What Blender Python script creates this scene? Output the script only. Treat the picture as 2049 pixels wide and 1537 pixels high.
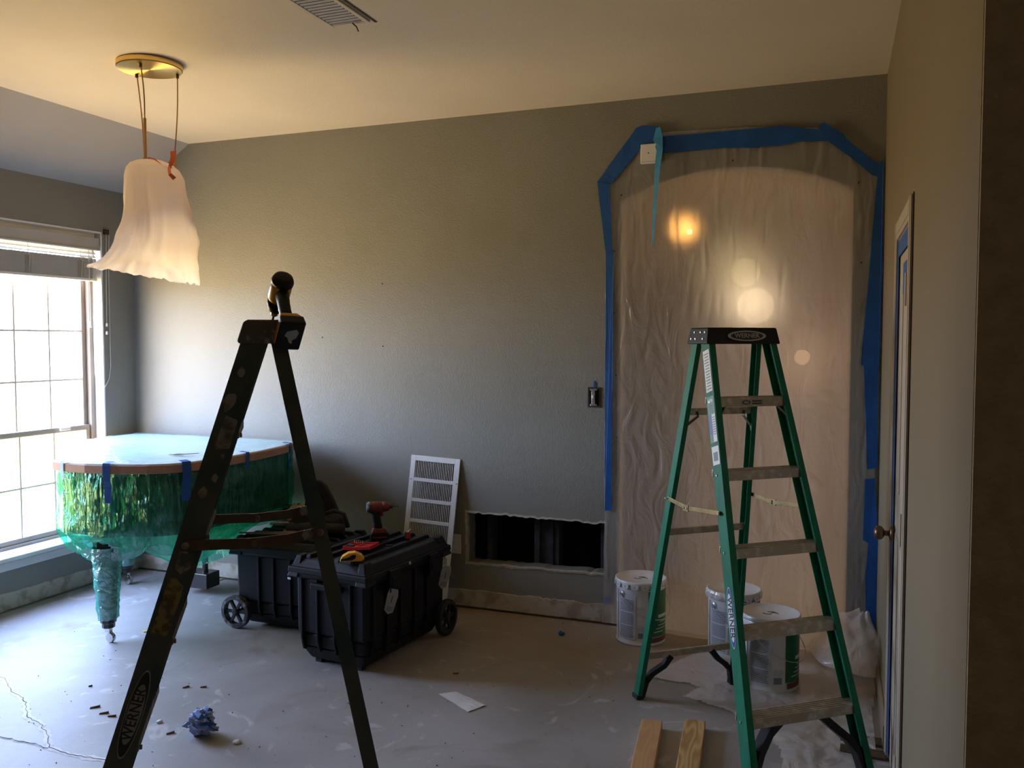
import bpy, bmesh, math, random
from mathutils import Vector, Matrix, noise
random.seed(7)
R = math.radians
for o in list(bpy.data.objects): bpy.data.objects.remove(o)
SC = bpy.context.scene; COL = SC.collection
# ---------------------------------------------------------------- camera
F_PX = 1724.5; YAW = 0.36047; PITCH = 0.04963
cd = bpy.data.cameras.new('camera'); cam = bpy.data.objects.new('camera', cd); COL.objects.link(cam)
cd.sensor_fit = 'HORIZONTAL'; cd.sensor_width = 36; cd.lens = 36 * F_PX / 2049
cam.location = (0, 0, 1.69); cam.rotation_euler = (math.pi/2 - PITCH, 0, YAW)
cd.clip_start = .02; cd.clip_end = 200
SC.camera = cam
CAM = Vector((0, 0, 1.69))
# ---------------------------------------------------------------- world
w = bpy.data.worlds.new('world'); SC.world = w; w.use_nodes = True
nt = w.node_tree; nt.nodes.clear()
out = nt.nodes.new('ShaderNodeOutputWorld'); bg = nt.nodes.new('ShaderNodeBackground')
tc = nt.nodes.new('ShaderNodeTexCoord'); sp = nt.nodes.new('ShaderNodeSeparateXYZ')
cr = nt.nodes.new('ShaderNodeValToRGB'); mr = nt.nodes.new('ShaderNodeMapRange')
mr.inputs['From Min'].default_value = -1; mr.inputs['From Max'].default_value = 1
nt.links.new(tc.outputs['Generated'], sp.inputs[0]); nt.links.new(sp.outputs['Z'], mr.inputs[0])
nt.links.new(mr.outputs[0], cr.inputs[0]); nt.links.new(cr.outputs[0], bg.inputs[0]); nt.links.new(bg.outputs[0], out.inputs[0])
e = cr.color_ramp.elements          # sunlit ground below, hazy bright sky above
e[0].position = 0; e[0].color = (.42, .285, .11, 1)
e[1].position = 1; e[1].color = (.30, .45, .92, 1)
for pos, c in ((.475, (.53, .37, .155, 1)), (.50, (.66, .73, .92, 1)), (.53, (.66, .78, 1.0, 1)), (.72, (.46, .60, 1.0, 1))):
    q = e.new(pos); q.color = c
bg.inputs[1].default_value = 37.0
# ---------------------------------------------------------------- lights
def area(name, loc, rot, sx, sy, power, color, portal=False):
    l = bpy.data.lights.new(name, 'AREA'); l.shape = 'RECTANGLE'; l.size = sx; l.size_y = sy; l.energy = power; l.color = color
    o = bpy.data.objects.new(name, l); COL.objects.link(o); o.location = loc; o.rotation_euler = rot
    if portal: l.cycles.is_portal = True
    return o
area('window_daylight_portal', (-5.0, 3.75, 1.40), (0, R(-90), 0), 2.1, 1.9, 1, (1, 1, 1), True)
area('rear_room_fill_light', (1.2, -1.4, 3.0), (0, 0, 0), .6, .6, 5, (1, .80, .55))  # dim warm fill added behind the camera, not a known fixture
area('hall_ceiling_lamp', (1.9, 6.5, 2.70), (0, 0, 0), .8, .8, 70, (1, .82, .68))
def point(name, loc, power, color, r=.04):
    l = bpy.data.lights.new(name, 'POINT'); l.energy = power; l.color = color; l.shadow_soft_size = r
    o = bpy.data.objects.new(name, l); COL.objects.link(o); o.location = loc; return o
vs = SC.view_settings
vs.view_transform = 'Standard'; vs.look = 'None'; vs.gamma = 1; vs.exposure = 0.0; vs.use_curve_mapping = False
SC.display_settings.display_device = 'sRGB'
# ---------------------------------------------------------------- room dimensions
YB, XL, XR, HC, HL, XS = 4.951, -4.827, .221, 3.079, 2.752, -4.298
GX = XL - .11                      # glass plane
YC = 1.665                         # near end of the right wall
def ray(px, py):
    c, s = math.cos(YAW), math.sin(YAW); cp, spi = math.cos(PITCH), math.sin(PITCH)
    fw = Vector((-s*cp, c*cp, -spi)); r = Vector((c, s, 0)); u = r.cross(fw)
    return fw + r*((px-1024.5)/F_PX) + u*((768.5-py)/F_PX)
def on(px, py, ax, v):
    d = ray(px, py); return CAM + d*((v-CAM[ax])/d[ax])
def wp(px, py, off=0): q = on(px, py, 1, YB-off); return (q.x, q.z)
def fp(px, py, z=0): return on(px, py, 2, z)
# ---------------------------------------------------------------- materials
def srgb(c):
    return tuple(((v/12.92) if v <= .04045 else ((v+.055)/1.055)**2.4) for v in c)
def mat(name, col, rough=.6, metal=0, var=.12, vs_=6, bump=0, bs=60, col2=None, lo=.45, hi=.6, spec=.5, stretch=None, coat=0, bdist=.002):
    m = bpy.data.materials.new(name); m.use_nodes = True; t = m.node_tree; b = t.nodes['Principled BSDF']
    b.inputs['Roughness'].default_value = rough; b.inputs['Metallic'].default_value = metal
    b.inputs['Specular IOR Level'].default_value = spec; b.inputs['Coat Weight'].default_value = coat
    tcn = t.nodes.new('ShaderNodeTexCoord'); mp = t.nodes.new('ShaderNodeMapping'); t.links.new(tcn.outputs['Object'], mp.inputs[0])
    if stretch: mp.inputs['Scale'].default_value = stretch
    n = t.nodes.new('ShaderNodeTexNoise'); n.inputs['Scale'].default_value = vs_; n.inputs['Detail'].default_value = 6
    t.links.new(mp.outputs[0], n.inputs['Vector'])
    r = t.nodes.new('ShaderNodeValToRGB'); t.links.new(n.outputs['Fac'], r.inputs[0])
    if col2 is None:
        r.color_ramp.elements[0].color = tuple(max(0, c*(1-var)) for c in col) + (1,)
        r.color_ramp.elements[1].color = tuple(min(1, c*(1+var)) for c in col) + (1,)
        r.color_ramp.elements[0].position = .3; r.color_ramp.elements[1].position = .7
    else:
        r.color_ramp.elements[0].color = tuple(col) + (1,); r.color_ramp.elements[1].color = tuple(col2) + (1,)
        r.color_ramp.elements[0].position = lo; r.color_ramp.elements[1].position = hi
    t.links.new(r.outputs[0], b.inputs['Base Color'])
    if bump:
        n2 = t.nodes.new('ShaderNodeTexNoise'); n2.inputs['Scale'].default_value = bs; n2.inputs['Detail'].default_value = 4
        t.links.new(mp.outputs[0], n2.inputs['Vector'])
        bp = t.nodes.new('ShaderNodeBump'); bp.inputs['Strength'].default_value = bump; bp.inputs['Distance'].default_value = bdist
        t.links.new(n2.outputs['Fac'], bp.inputs['Height']); t.links.new(bp.outputs[0], b.inputs['Normal'])
    return m
def film(name, tint, tr, gl, dif, tl, rough=.12, bump=.6, bs=18, refr=0, refr_rough=.25, bdist=.01, difcol=None, ior=1.12, stretch=None, refr_bump=True, gcol=(1, 1, 1)):
    m = bpy.data.materials.new(name); m.use_nodes = True; t = m.node_tree; t.nodes.clear()
    o = t.nodes.new('ShaderNodeOutputMaterial')
    tcn = t.nodes.new('ShaderNodeTexCoord'); n2 = t.nodes.new('ShaderNodeTexNoise'); n2.inputs['Scale'].default_value = bs
    n2.inputs['Detail'].default_value = 5; n2.inputs['Distortion'].default_value = 1.2
    mp = t.nodes.new('ShaderNodeMapping'); t.links.new(tcn.outputs['Object'], mp.inputs[0]); t.links.new(mp.outputs[0], n2.inputs['Vector'])
    if stretch: mp.inputs['Scale'].default_value = stretch
    bp = t.nodes.new('ShaderNodeBump'); bp.inputs['Strength'].default_value = bump; bp.inputs['Distance'].default_value = bdist
    t.links.new(n2.outputs['Fac'], bp.inputs['Height'])
    def sh(kind, col, rough=None, nrm=True):
        s = t.nodes.new(kind); s.inputs['Color'].default_value = tuple(col) + (1,)
        if rough is not None: s.inputs['Roughness'].default_value = rough
        if nrm and 'Normal' in s.inputs: t.links.new(bp.outputs[0], s.inputs['Normal'])
        return s
    parts = [(sh('ShaderNodeBsdfTransparent', tint), tr), (sh('ShaderNodeBsdfGlossy', gcol, rough), gl),
             (sh('ShaderNodeBsdfDiffuse', difcol or tint), dif), (sh('ShaderNodeBsdfTranslucent', difcol or tint), tl)]
    if refr:
        s = sh('ShaderNodeBsdfRefraction', tint, refr_rough, refr_bump); s.inputs['IOR'].default_value = ior; parts.append((s, refr))
    cur, acc = parts[0]
    for s, wgt in parts[1:]:
        if wgt <= 0: continue
        mx = t.nodes.new('ShaderNodeMixShader'); mx.inputs[0].default_value = wgt/(acc+wgt)
        t.links.new(cur.outputs[0], mx.inputs[1]); t.links.new(s.outputs[0], mx.inputs[2]); cur = mx; acc += wgt
    t.links.new(cur.outputs[0], o.inputs[0]); return m
def emis(name, col, s):
    m = bpy.data.materials.new(name); m.use_nodes = True; b = m.node_tree.nodes['Principled BSDF']
    b.inputs['Base Color'].default_value = tuple(col)+(1,); b.inputs['Emission Color'].default_value = tuple(col)+(1,); b.inputs['Emission Strength'].default_value = s
    return m
M = {}
M['wall'] = mat('grey_green_wall_paint', (.248, .240, .205), .55, var=.05, vs_=2, bump=.55, bs=130, bdist=.004)
M['wall_beige'] = mat('beige_wall_paint', (.195, .152, .090), .65, var=.05, vs_=2, bump=.5, bs=120, bdist=.003)
M['wall_tex'] = mat('dark_textured_wall_paint', (.36, .285, .175), .8, var=.12, vs_=30, bump=1, bs=110, bdist=.006)
M['ceiling'] = mat('cream_ceiling_paint', (.70, .61, .455), .85, var=.03, vs_=2, bump=.4, bs=90, bdist=.003)
M['slope'] = mat('shaded_ceiling_paint', (.42, .38, .32), .85, var=.03, vs_=2, bump=.4, bs=90, bdist=.003)  # darker copy of the ceiling paint: the slope's shade is in the colour
M['white'] = mat('white_painted_trim', (.74, .74, .72), .35, var=.04)
M['doorpaint'] = mat('beige_white_door_paint', (.42, .36, .28), .5, var=.04)
M['jamb'] = mat('white_jamb_paint', (.80, .80, .79), .6, var=.03)
M['plaster'] = mat('bare_plaster_band', (.50, .46, .39), .8, var=.15, vs_=12, bump=.7, bs=40, col2=(.34, .29, .21), lo=.48, hi=.62)
M['gyp'] = mat('broken_gypsum_edge', (.46, .42, .34), .9, var=.2, vs_=40, bump=1, bs=60)
M['stud'] = mat('dark_dusty_stud', (.045, .045, .05), .8, var=.3, vs_=20, bump=.5)
M['cavity'] = mat('black_duct_lining', (.012, .012, .013), .9, var=.3, vs_=8)
M['frame'] = mat('taupe_window_frame', (.30, .25, .20), .45, var=.08)
M['muntin'] = mat('glare_lightened_muntin', (.72, .60, .50), .5, var=.06)  # tan lightened to carry the window glare on the backlit bars
M['slat'] = mat('grey_white_blind_slat', (.50, .47, .42), .5, var=.06)
M['cord'] = mat('white_cord', (.75, .73, .68), .6)
M['brass'] = mat('brushed_brass', (.80, .55, .20), .34, 1, var=.06, vs_=4)
_t = M['brass'].node_tree; _b = _t.nodes['Principled BSDF']; _b.inputs['Anisotropic'].default_value = .92
_g = _t.nodes.new('ShaderNodeTangent'); _g.direction_type = 'RADIAL'; _g.axis = 'Z'; _t.links.new(_g.outputs[0], _b.inputs['Tangent'])
M['copper'] = mat('copper_cord', (.48, .27, .12), .4, .6)
M['orange'] = mat('orange_drawstring', (.85, .16, .05), .4)
M['alu'] = mat('splattered_aluminium', (.36, .31, .23), .5, .35, col2=(.56, .51, .42), vs_=26, lo=.5, hi=.7, bump=.25, bs=60)
M['zinc'] = mat('zinc_hardware', (.55, .55, .55), .35, .9)
M['green'] = mat('green_fibreglass', (.010, .150, .078), .50, spec=.22, var=.16, vs_=10, bump=.15, bs=150, stretch=(4, 4, .6))
M['teal_dark'] = mat('worn_dark_teal_fibreglass', (.072, .076, .058), .5, col2=(.018, .046, .048), vs_=7, lo=.4, hi=.62, bump=.3, bs=70)
M['oldcap'] = mat('paint_smeared_metal_cap', (.10, .085, .07), .6, .0, col2=(.32, .30, .27), vs_=28, lo=.5, hi=.66, bump=.5, bs=50)
M['brown_metal'] = mat('rusty_brown_spreader', (.10, .065, .035), .5, .4, var=.3, vs_=25)
M['blackpl'] = mat('black_plastic', (.010, .010, .011), .48, spec=.28, var=.1, bump=.3, bs=220, bdist=.001)
M['chest'] = mat('black_ribbed_plastic', (.008, .0085, .011), .48, spec=.25, var=.12, vs_=5, bump=.35, bs=260, bdist=.001)
M['rubber'] = mat('black_rubber', (.02, .02, .02), .8)
M['dust'] = mat('dusty_wheel_rim', (.035, .035, .037), .7, col2=(.20, .20, .21), vs_=30, lo=.52, hi=.64)
M['yellow'] = mat('yellow_tool_plastic', (.78, .36, .02), .4, var=.08)
M['red'] = mat('red_tool_plastic', (.55, .012, .012), .4, var=.1)
M['darkred'] = mat('dusty_red_tool_plastic', (.16, .022, .02), .5, var=.4, vs_=30)
M['tan'] = mat('tan_leather', (.42, .33, .18), .8, var=.2, vs_=14, bump=.5, bs=40)
M['tag'] = mat('grey_card_tag', (.34, .33, .31), .7)
M['blue'] = mat('blue_masking_tape', (.006, .085, .33), .55, var=.14, vs_=9, bump=.6, bs=50, bdist=.003)
M['blue_lit'] = mat('lit_blue_masking_tape', (.02, .20, .42), .55, var=.15, vs_=9, bump=.5, bs=40)  # brighter copy of the masking tape, with the light put into its colour
M['cardboard'] = mat('brown_cardboard_edge', (.42, .245, .165), .75, var=.1, vs_=12)
M['pianoblack'] = mat('dark_piano_lacquer', (.020, .016, .014), .25, var=.3, vs_=3)
M['paleboard'] = mat('sheen_whitened_board', (.78, .84, .86), .35, col2=(.92, .94, .95), vs_=5, lo=.4, hi=.6)  # pale board whitened to hold the window's bright reflection on the piano top
M['steel'] = mat('shiny_steel', (.7, .7, .7), .22, 1)
M['canwhite'] = mat('white_enamel_pail', (.66, .66, .66), .3, var=.05)
M['cangreen'] = mat('green_printed_label', (.008, .13, .045), .4, var=.2, vs_=14)
M['cangrey'] = mat('grey_printed_label', (.50, .53, .58), .5, var=.05)
M['print'] = mat('small_grey_print', (.20, .22, .26), .6)
M['ink'] = mat('black_ink', (.03, .03, .03), .6)
M['silver'] = mat('silver_grey_decal', (.42, .42, .42), .45)
M['deepblue'] = mat('navy_decal', (.01, .06, .25), .45)
M['white_decal'] = mat('white_decal', (.62, .62, .60), .45)
M['yellow_decal'] = mat('worn_yellow_decal', (.21, .16, .045), .6, col2=(.09, .07, .03), vs_=40, lo=.45, hi=.55)
M['greydecal'] = mat('worn_grey_decal', (.22, .20, .17), .6, col2=(.08, .07, .055), vs_=35, lo=.45, hi=.6)
M['paper'] = mat('white_paper', (.62, .62, .60), .8, bump=.3, bs=20)
M['bluebits'] = mat('pale_blue_tape_back', (.30, .38, .62), .6, var=.2, vs_=20, bump=.7, bs=25)
M['chip'] = mat('brown_wood_chip', (.16, .10, .06), .8, var=.3, vs_=30)
M['bronze'] = mat('dull_bronze_knob', (.16, .105, .065), .35, .8)
M['caulk'] = mat('dark_caulk_line', (.05, .035, .02), .8)
M['fabric'] = mat('black_bag_fabric', (.018, .017, .017), .85, bump=.5, bs=90)
M['pink'] = mat('faded_red_grip', (.50, .09, .06), .5)
M['tile'] = mat('hall_painted_wall', (.55, .45, .37), .7, var=.04)
M['bag'] = film('white_bag_film', (.92, .88, .84), .04, .06, .40, .50, .3, .35, 7, difcol=(.95, .88, .84))
M['sheet'] = film('milky_plastic_sheeting', (.94, .92, .90), .05, .10, .12, .20, .24, .8, 9, refr=.53, refr_rough=.60, bdist=.02, ior=1.42, stretch=(1, 1, .45), refr_bump=False)
M['floorfilm'] = film('clear_floor_sheeting', (.93, .91, .88), .42, .15, .36, .07, .22, .8, 9, bdist=.015)
M['teal'] = film('teal_stretch_film', (.30, .78, .58), .70, .12, .08, .10, .10, 1.0, 20, bdist=.03, difcol=(.08, .60, .46), stretch=(1.6, 1.6, .22), gcol=(.55, 1, .80))
M['tealthick'] = film('bunched_teal_film', (.28, .72, .62), .38, .18, .26, .20, .12, 1.0, 22, bdist=.02, difcol=(.10, .58, .52))
M['topfilm'] = film('sheen_whitened_top_film', (.86, .98, .99), .45, .30, .22, .03, .16, 1.0, 12, bdist=.012, difcol=(.66, .90, .93))  # teal film paled on top: window sheen put into the diffuse colour
M['glass'] = film('window_glass', (.97, .98, .98), .93, .07, 0, 0, .02, 0)
# wood with grain along y
def wood(name, c1, c2):
    m = bpy.data.materials.new(name); m.use_nodes = True; t = m.node_tree; b = t.nodes['Principled BSDF']; b.inputs['Roughness'].default_value = .6
    tcn = t.nodes.new('ShaderNodeTexCoord'); mp = t.nodes.new('ShaderNodeMapping'); mp.inputs['Scale'].default_value = (12, 1.6, 12)
    n = t.nodes.new('ShaderNodeTexNoise'); n.inputs['Scale'].default_value = 1.2; n.inputs['Detail'].default_value = 1
    mt = t.nodes.new('ShaderNodeMath'); mt.operation = 'MULTIPLY'; mt.inputs[1].default_value = 60
    sn = t.nodes.new('ShaderNodeMath'); sn.operation = 'SINE'
    r = t.nodes.new('ShaderNodeValToRGB'); r.color_ramp.elements[0].color = c1+(1,); r.color_ramp.elements[1].color = c2+(1,)
    mr_ = t.nodes.new('ShaderNodeMapRange'); mr_.inputs['From Min'].default_value = -1
    L = t.links.new
    L(tcn.outputs['Object'], mp.inputs[0]); L(mp.outputs[0], n.inputs['Vector']); L(n.outputs['Fac'], mt.inputs[0]); L(mt.outputs[0], sn.inputs[0])
    L(sn.outputs[0], mr_.inputs[0]); L(mr_.outputs[0], r.inputs[0]); L(r.outputs[0], b.inputs['Base Color']); return m
M['pine'] = wood('yellow_pine', (.40, .22, .07), (.62, .40, .17))
M['pine_plain'] = wood('plain_pine', (.52, .30, .13), (.58, .345, .155))
# concrete floor
def concrete():
    m = bpy.data.materials.new('bare_concrete_floor'); m.use_nodes = True; t = m.node_tree; b = t.nodes['Principled BSDF']; L = t.links.new
    tcn = t.nodes.new('ShaderNodeTexCoord')
    def nz(s, d, det=8):
        n = t.nodes.new('ShaderNodeTexNoise'); n.inputs['Scale'].default_value = s; n.inputs['Distortion'].default_value = d; n.inputs['Detail'].default_value = det
        L(tcn.outputs['Object'], n.inputs['Vector']); return n
    a = nz(1.1, .4); r = t.nodes.new('ShaderNodeValToRGB'); L(a.outputs['Fac'], r.inputs[0])
    r.color_ramp.elements[0].position = .35; r.color_ramp.elements[0].color = (.26, .245, .225, 1)
    r.color_ramp.elements[1].position = .65; r.color_ramp.elements[1].color = (.37, .355, .34, 1)
    # trowel smears of thinset, pale
    c = nz(3.2, 2.5, 10); r2 = t.nodes.new('ShaderNodeValToRGB'); L(c.outputs['Fac'], r2.inputs[0])
    r2.color_ramp.elements[0].position = .60; r2.color_ramp.elements[0].color = (0, 0, 0, 1); r2.color_ramp.elements[1].position = .68; r2.color_ramp.elements[1].color = (.55, .55, .55, 1)
    mx = t.nodes.new('ShaderNodeMixRGB'); L(r2.outputs[0], mx.inputs[0]); L(r.outputs[0], mx.inputs[1]); mx.inputs[2].default_value = (.55, .53, .50, 1)
    d = nz(2.0, 1.2, 10); r3 = t.nodes.new('ShaderNodeValToRGB'); L(d.outputs['Fac'], r3.inputs[0])
    r3.color_ramp.elements[0].position = .58; r3.color_ramp.elements[0].color = (0, 0, 0, 1); r3.color_ramp.elements[1].position = .72; r3.color_ramp.elements[1].color = (.7, .7, .7, 1)
    mx2 = t.nodes.new('ShaderNodeMixRGB'); L(r3.outputs[0], mx2.inputs[0]); L(mx.outputs[0], mx2.inputs[1]); mx2.inputs[2].default_value = (.20, .165, .12, 1)
    # brown adhesive residue strip along the back wall, right of the chests
    spx = t.nodes.new('ShaderNodeSeparateXYZ'); L(tcn.outputs['Object'], spx.inputs[0])
    n4 = nz(6, 1, 6)
    ad = t.nodes.new('ShaderNodeMath'); ad.operation = 'MULTIPLY_ADD'; L(n4.outputs['Fac'], ad.inputs[0]); ad.inputs[1].default_value = .5; L(spx.outputs['Y'], ad.inputs[2])
    m1 = t.nodes.new('ShaderNodeMapRange'); L(ad.outputs[0], m1.inputs[0]); m1.inputs['From Min'].default_value = 4.25; m1.inputs['From Max'].default_value = 4.75
    m2 = t.nodes.new('ShaderNodeMapRange'); L(spx.outputs['X'], m2.inputs[0]); m2.inputs['From Min'].default_value = -2.5; m2.inputs['From Max'].default_value = -2.1
    mm = t.nodes.new('ShaderNodeMath'); mm.operation = 'MULTIPLY'; L(m1.outputs[0], mm.inputs[0]); L(m2.outputs[0], mm.inputs[1])
    mm2 = t.nodes.new('ShaderNodeMath'); mm2.operation = 'MULTIPLY'; L(mm.outputs[0], mm2.inputs[0]); mm2.inputs[1].default_value = .6
    mx3 = t.nodes.new('ShaderNodeMixRGB'); L(mm2.outputs[0], mx3.inputs[0]); L(mx2.outputs[0], mx3.inputs[1]); mx3.inputs[2].default_value = (.30, .22, .12, 1)
    f = nz(70, .3, 3); r4 = t.nodes.new('ShaderNodeValToRGB'); L(f.outputs['Fac'], r4.inputs[0]); r4.color_ramp.elements[0].position = .28; r4.color_ramp.elements[0].color = (.8, .8, .8, 1); r4.color_ramp.elements[1].position = .42
    mx4 = t.nodes.new('ShaderNodeMixRGB'); mx4.blend_type = 'MULTIPLY'; mx4.inputs[0].default_value = .6; L(mx3.outputs[0], mx4.inputs[1]); L(r4.outputs[0], mx4.inputs[2])
    L(mx4.outputs[0], b.inputs['Base Color']); b.inputs['Roughness'].default_value = .58
    bp = t.nodes.new('ShaderNodeBump'); bp.inputs['Strength'].default_value = .5; bp.inputs['Distance'].default_value = .004; L(c.outputs['Fac'], bp.inputs['Height']); L(bp.outputs[0], b.inputs['Normal'])
    return m
M['floor'] = concrete()
# ---------------------------------------------------------------- mesh helpers
def finish(name, bm, m, parent=None, smooth=False, loc=None, bevel=0, seg=2):
    me = bpy.data.meshes.new(name); bm.normal_update(); bm.to_mesh(me); bm.free()
    o = bpy.data.objects.new(name, me); COL.objects.link(o)
    if isinstance(m, (list, tuple)):
        for x in m: me.materials.append(x)
    else: me.materials.append(m)
    if smooth: me.polygons.foreach_set('use_smooth', [True]*len(me.polygons))
    if parent: o.parent = parent
    if loc: o.location = loc
    if bevel:
        b = o.modifiers.new('bevel', 'BEVEL'); b.width = bevel; b.segments = seg; b.limit_method = 'ANGLE'; b.angle_limit = R(35)
    return o
def NB(): return bmesh.new()
def box(bm, x0, x1, y0, y1, z0, z1, mtx=None, mi=0):
    vs_ = [Vector((x, y, z)) for x in (x0, x1) for y in (y0, y1) for z in (z0, z1)]
    if mtx: vs_ = [mtx @ v for v in vs_]
    v = [bm.verts.new(q) for q in vs_]
    for f in ((0, 1, 3, 2), (4, 6, 7, 5), (0, 4, 5, 1), (2, 3, 7, 6), (0, 2, 6, 4), (1, 5, 7, 3)):
        fc = bm.faces.new([v[i] for i in f]); fc.material_index = mi
def hexa(bm, b, t):
    """b, t: 4 bottom and 4 top points in order"""
    v = [bm.verts.new(q) for q in list(b)+list(t)]
    bm.faces.new(v[3::-1]); bm.faces.new(v[4:])
    for i in range(4): bm.faces.new((v[i], v[(i+1) % 4], v[4+(i+1) % 4], v[4+i]))
def prism(bm, poly, fn, d0, d1):
    """poly: 2D list; fn(a,b,d)->3D; extruded from d0 to d1"""
    a = [bm.verts.new(fn(x, y, d0)) for x, y in poly]; b = [bm.verts.new(fn(x, y, d1)) for x, y in poly]
    n = len(poly); bm.faces.new(a[::-1]); bm.faces.new(b)
    for i in range(n): bm.faces.new((a[i], a[(i+1) % n], b[(i+1) % n], b[i]))
def frame_of(d):
    d = d.normalized(); a = Vector((0, 0, 1)) if abs(d.z) < .9 else Vector((1, 0, 0))
    x = d.cross(a).normalized(); return x, d.cross(x).normalized()
def tube(bm, pts, r, n=8, caps=True, rad=None):
    pts = [Vector(p) for p in pts]; rings = []
    x = None
    for i, p in enumerate(pts):
        d = (pts[min(i+1, len(pts)-1)]-pts[max(i-1, 0)])
        if x is None: x, y = frame_of(d)
        else:
            dn = d.normalized(); x = (x-dn*x.dot(dn)).normalized(); y = dn.cross(x)
        rr = rad[i] if rad else r
        rings.append([bm.verts.new(p+(x*math.cos(2*math.pi*k/n)+y*math.sin(2*math.pi*k/n))*rr) for k in range(n)])
    for a, b in zip(rings, rings[1:]):
        for k in range(n): bm.faces.new((a[k], a[(k+1) % n], b[(k+1) % n], b[k]))
    if caps: bm.faces.new(rings[0][::-1]); bm.faces.new(rings[-1])
def bar(bm, pts, w, h, wdir):
    """flat bar swept along pts, w along wdir, h across"""
    pts = [Vector(p) for p in pts]; wd = Vector(wdir).normalized(); rings = []
    for i, p in enumerate(pts):
        d = (pts[min(i+1, len(pts)-1)]-pts[max(i-1, 0)]).normalized(); a = (wd-d*wd.dot(d)).normalized(); b = d.cross(a)
        ww = w[i] if isinstance(w, (list, tuple)) else w
        rings.append([bm.verts.new(p+a*sx*ww/2+b*sy*h/2) for sx, sy in ((-1, -1), (1, -1), (1, 1), (-1, 1))])
    for a, b in zip(rings, rings[1:]):
        for k in range(4): bm.faces.new((a[k], a[(k+1) % 4], b[(k+1) % 4], b[k]))
    bm.faces.new(rings[0][::-1]); bm.faces.new(rings[-1])
def lathe(bm, prof, n=32, c=(0, 0, 0), mtx=None, close=True):
    rings = []
    for r, z in prof:
        ring = []
        for k in range(n):
            a = 2*math.pi*k/n; v = Vector((c[0]+r*math.cos(a), c[1]+r*math.sin(a), c[2]+z))
            ring.append(bm.verts.new(mtx @ v if mtx else v))
        rings.append(ring)
    for a, b in zip(rings, rings[1:]):
        for k in range(n): bm.faces.new((a[k], a[(k+1) % n], b[(k+1) % n], b[k]))
    if close: bm.faces.new(rings[0][::-1]); bm.faces.new(rings[-1])
def gridmesh(bm, nu, nv, fn, keep=None):
    v = [[bm.verts.new(fn(i/nu, j/nv)) for j in range(nv+1)] for i in range(nu+1)]
    for i in range(nu):
        for j in range(nv):
            if keep is None or keep((i+.5)/nu, (j+.5)/nv): bm.faces.new((v[i][j], v[i+1][j], v[i+1][j+1], v[i][j+1]))
    bmesh.ops.delete(bm, geom=[x for x in bm.verts if not x.link_faces], context='VERTS')
def thing(name, label, cat, loc=(0, 0, 0), rotz=0, group=None, mtx=None):
    o = bpy.data.objects.new(name, None); COL.objects.link(o); o.empty_display_size = .05
    if mtx is not None: o.matrix_world = mtx
    else: o.location = loc; o.rotation_euler = (0, 0, rotz)
    o['label'] = label; o['category'] = cat
    if group: o['group'] = group
    return o
def tag(o, label, cat, group=None):
    o['label'] = label; o['category'] = cat
    if group: o['group'] = group
    return o
def struct(o): o['kind'] = 'structure'; return o
def text(s, size, m, parent, mtx, name='lettering', ext=.0006, squash=1, bold=.012, spacing=1.0):
    cu = bpy.data.curves.new('t', 'FONT'); cu.body = s; cu.size = size; cu.extrude = ext; cu.align_x = 'CENTER'; cu.align_y = 'CENTER'; cu.offset = bold*size; cu.space_character = spacing
    to = bpy.data.objects.new('t', cu); COL.objects.link(to)
    me = bpy.data.meshes.new_from_object(to.evaluated_get(bpy.context.evaluated_depsgraph_get()))
    bpy.data.objects.remove(to); me.materials.clear(); me.materials.append(m)
    me.transform(mtx @ Matrix.Diagonal((squash, 1, 1, 1)))
    o = bpy.data.objects.new(name, me); COL.objects.link(o); o.parent = parent; return o
def mframe(o, x, y):
    x = Vector(x).normalized(); y = Vector(y); y = (y-x*x.dot(y)).normalized(); z = x.cross(y); o = Vector(o)
    return Matrix(((x.x, y.x, z.x, o.x), (x.y, y.y, z.y, o.y), (x.z, y.z, z.z, o.z), (0, 0, 0, 1)))
def ellipse_plate(a, b, n=28): return [(a*math.cos(2*math.pi*k/n), b*math.sin(2*math.pi*k/n)) for k in range(n)]
def plate(parent, m, mtx, poly, d0, d1, name):
    bm = NB(); prism(bm, poly, lambda a, b, d: mtx @ Vector((a, b, d)), d0, d1); return finish(name, bm, m, parent)
def nz(x, y=0, z=0): return noise.noise(Vector((x, y, z)))

# ================================================================ THE SETTING
def flat_with_holes(outer, holes, fn):
    bm = NB(); edges = []
    for loop in [outer]+holes:
        vs_ = [bm.verts.new(fn(a, b)) for a, b in loop]
        for i in range(len(vs_)): edges.append(bm.edges.new((vs_[i], vs_[(i+1) % len(vs_)])))
    bmesh.ops.triangle_fill(bm, use_beauty=True, use_dissolve=False, edges=edges)
    return bm
def thick(bm, vec):
    fs = list(bm.faces); r = bmesh.ops.extrude_face_region(bm, geom=fs, use_keep_orig=True)
    for v in [g for g in r['geom'] if isinstance(g, bmesh.types.BMVert)]: v.co += Vector(vec)
    bmesh.ops.recalc_face_normals(bm, faces=bm.faces)
XE, YR, YH = 3.5, -3.2, 8.2
bm = NB(); box(bm, XL-.15, XE+.1, YR-.1, YH+.1, -.12, 0); floor = struct(finish('floor', bm, M['floor']))
bm = NB(); box(bm, XS, XE+.1, YR-.1, YB+.02, HC, HC+.12); struct(finish('ceiling', bm, M['ceiling']))
bm = NB()
prism(bm, [(XS, HC), (XS, HC+.12), (XL-.15, HL+.06), (XL-.15, HL-.09), (XL, HL)], lambda a, b, d: (a, d, b), YR-.1, YB+.02)
struct(finish('ceiling_slope', bm, M['slope']))
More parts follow.
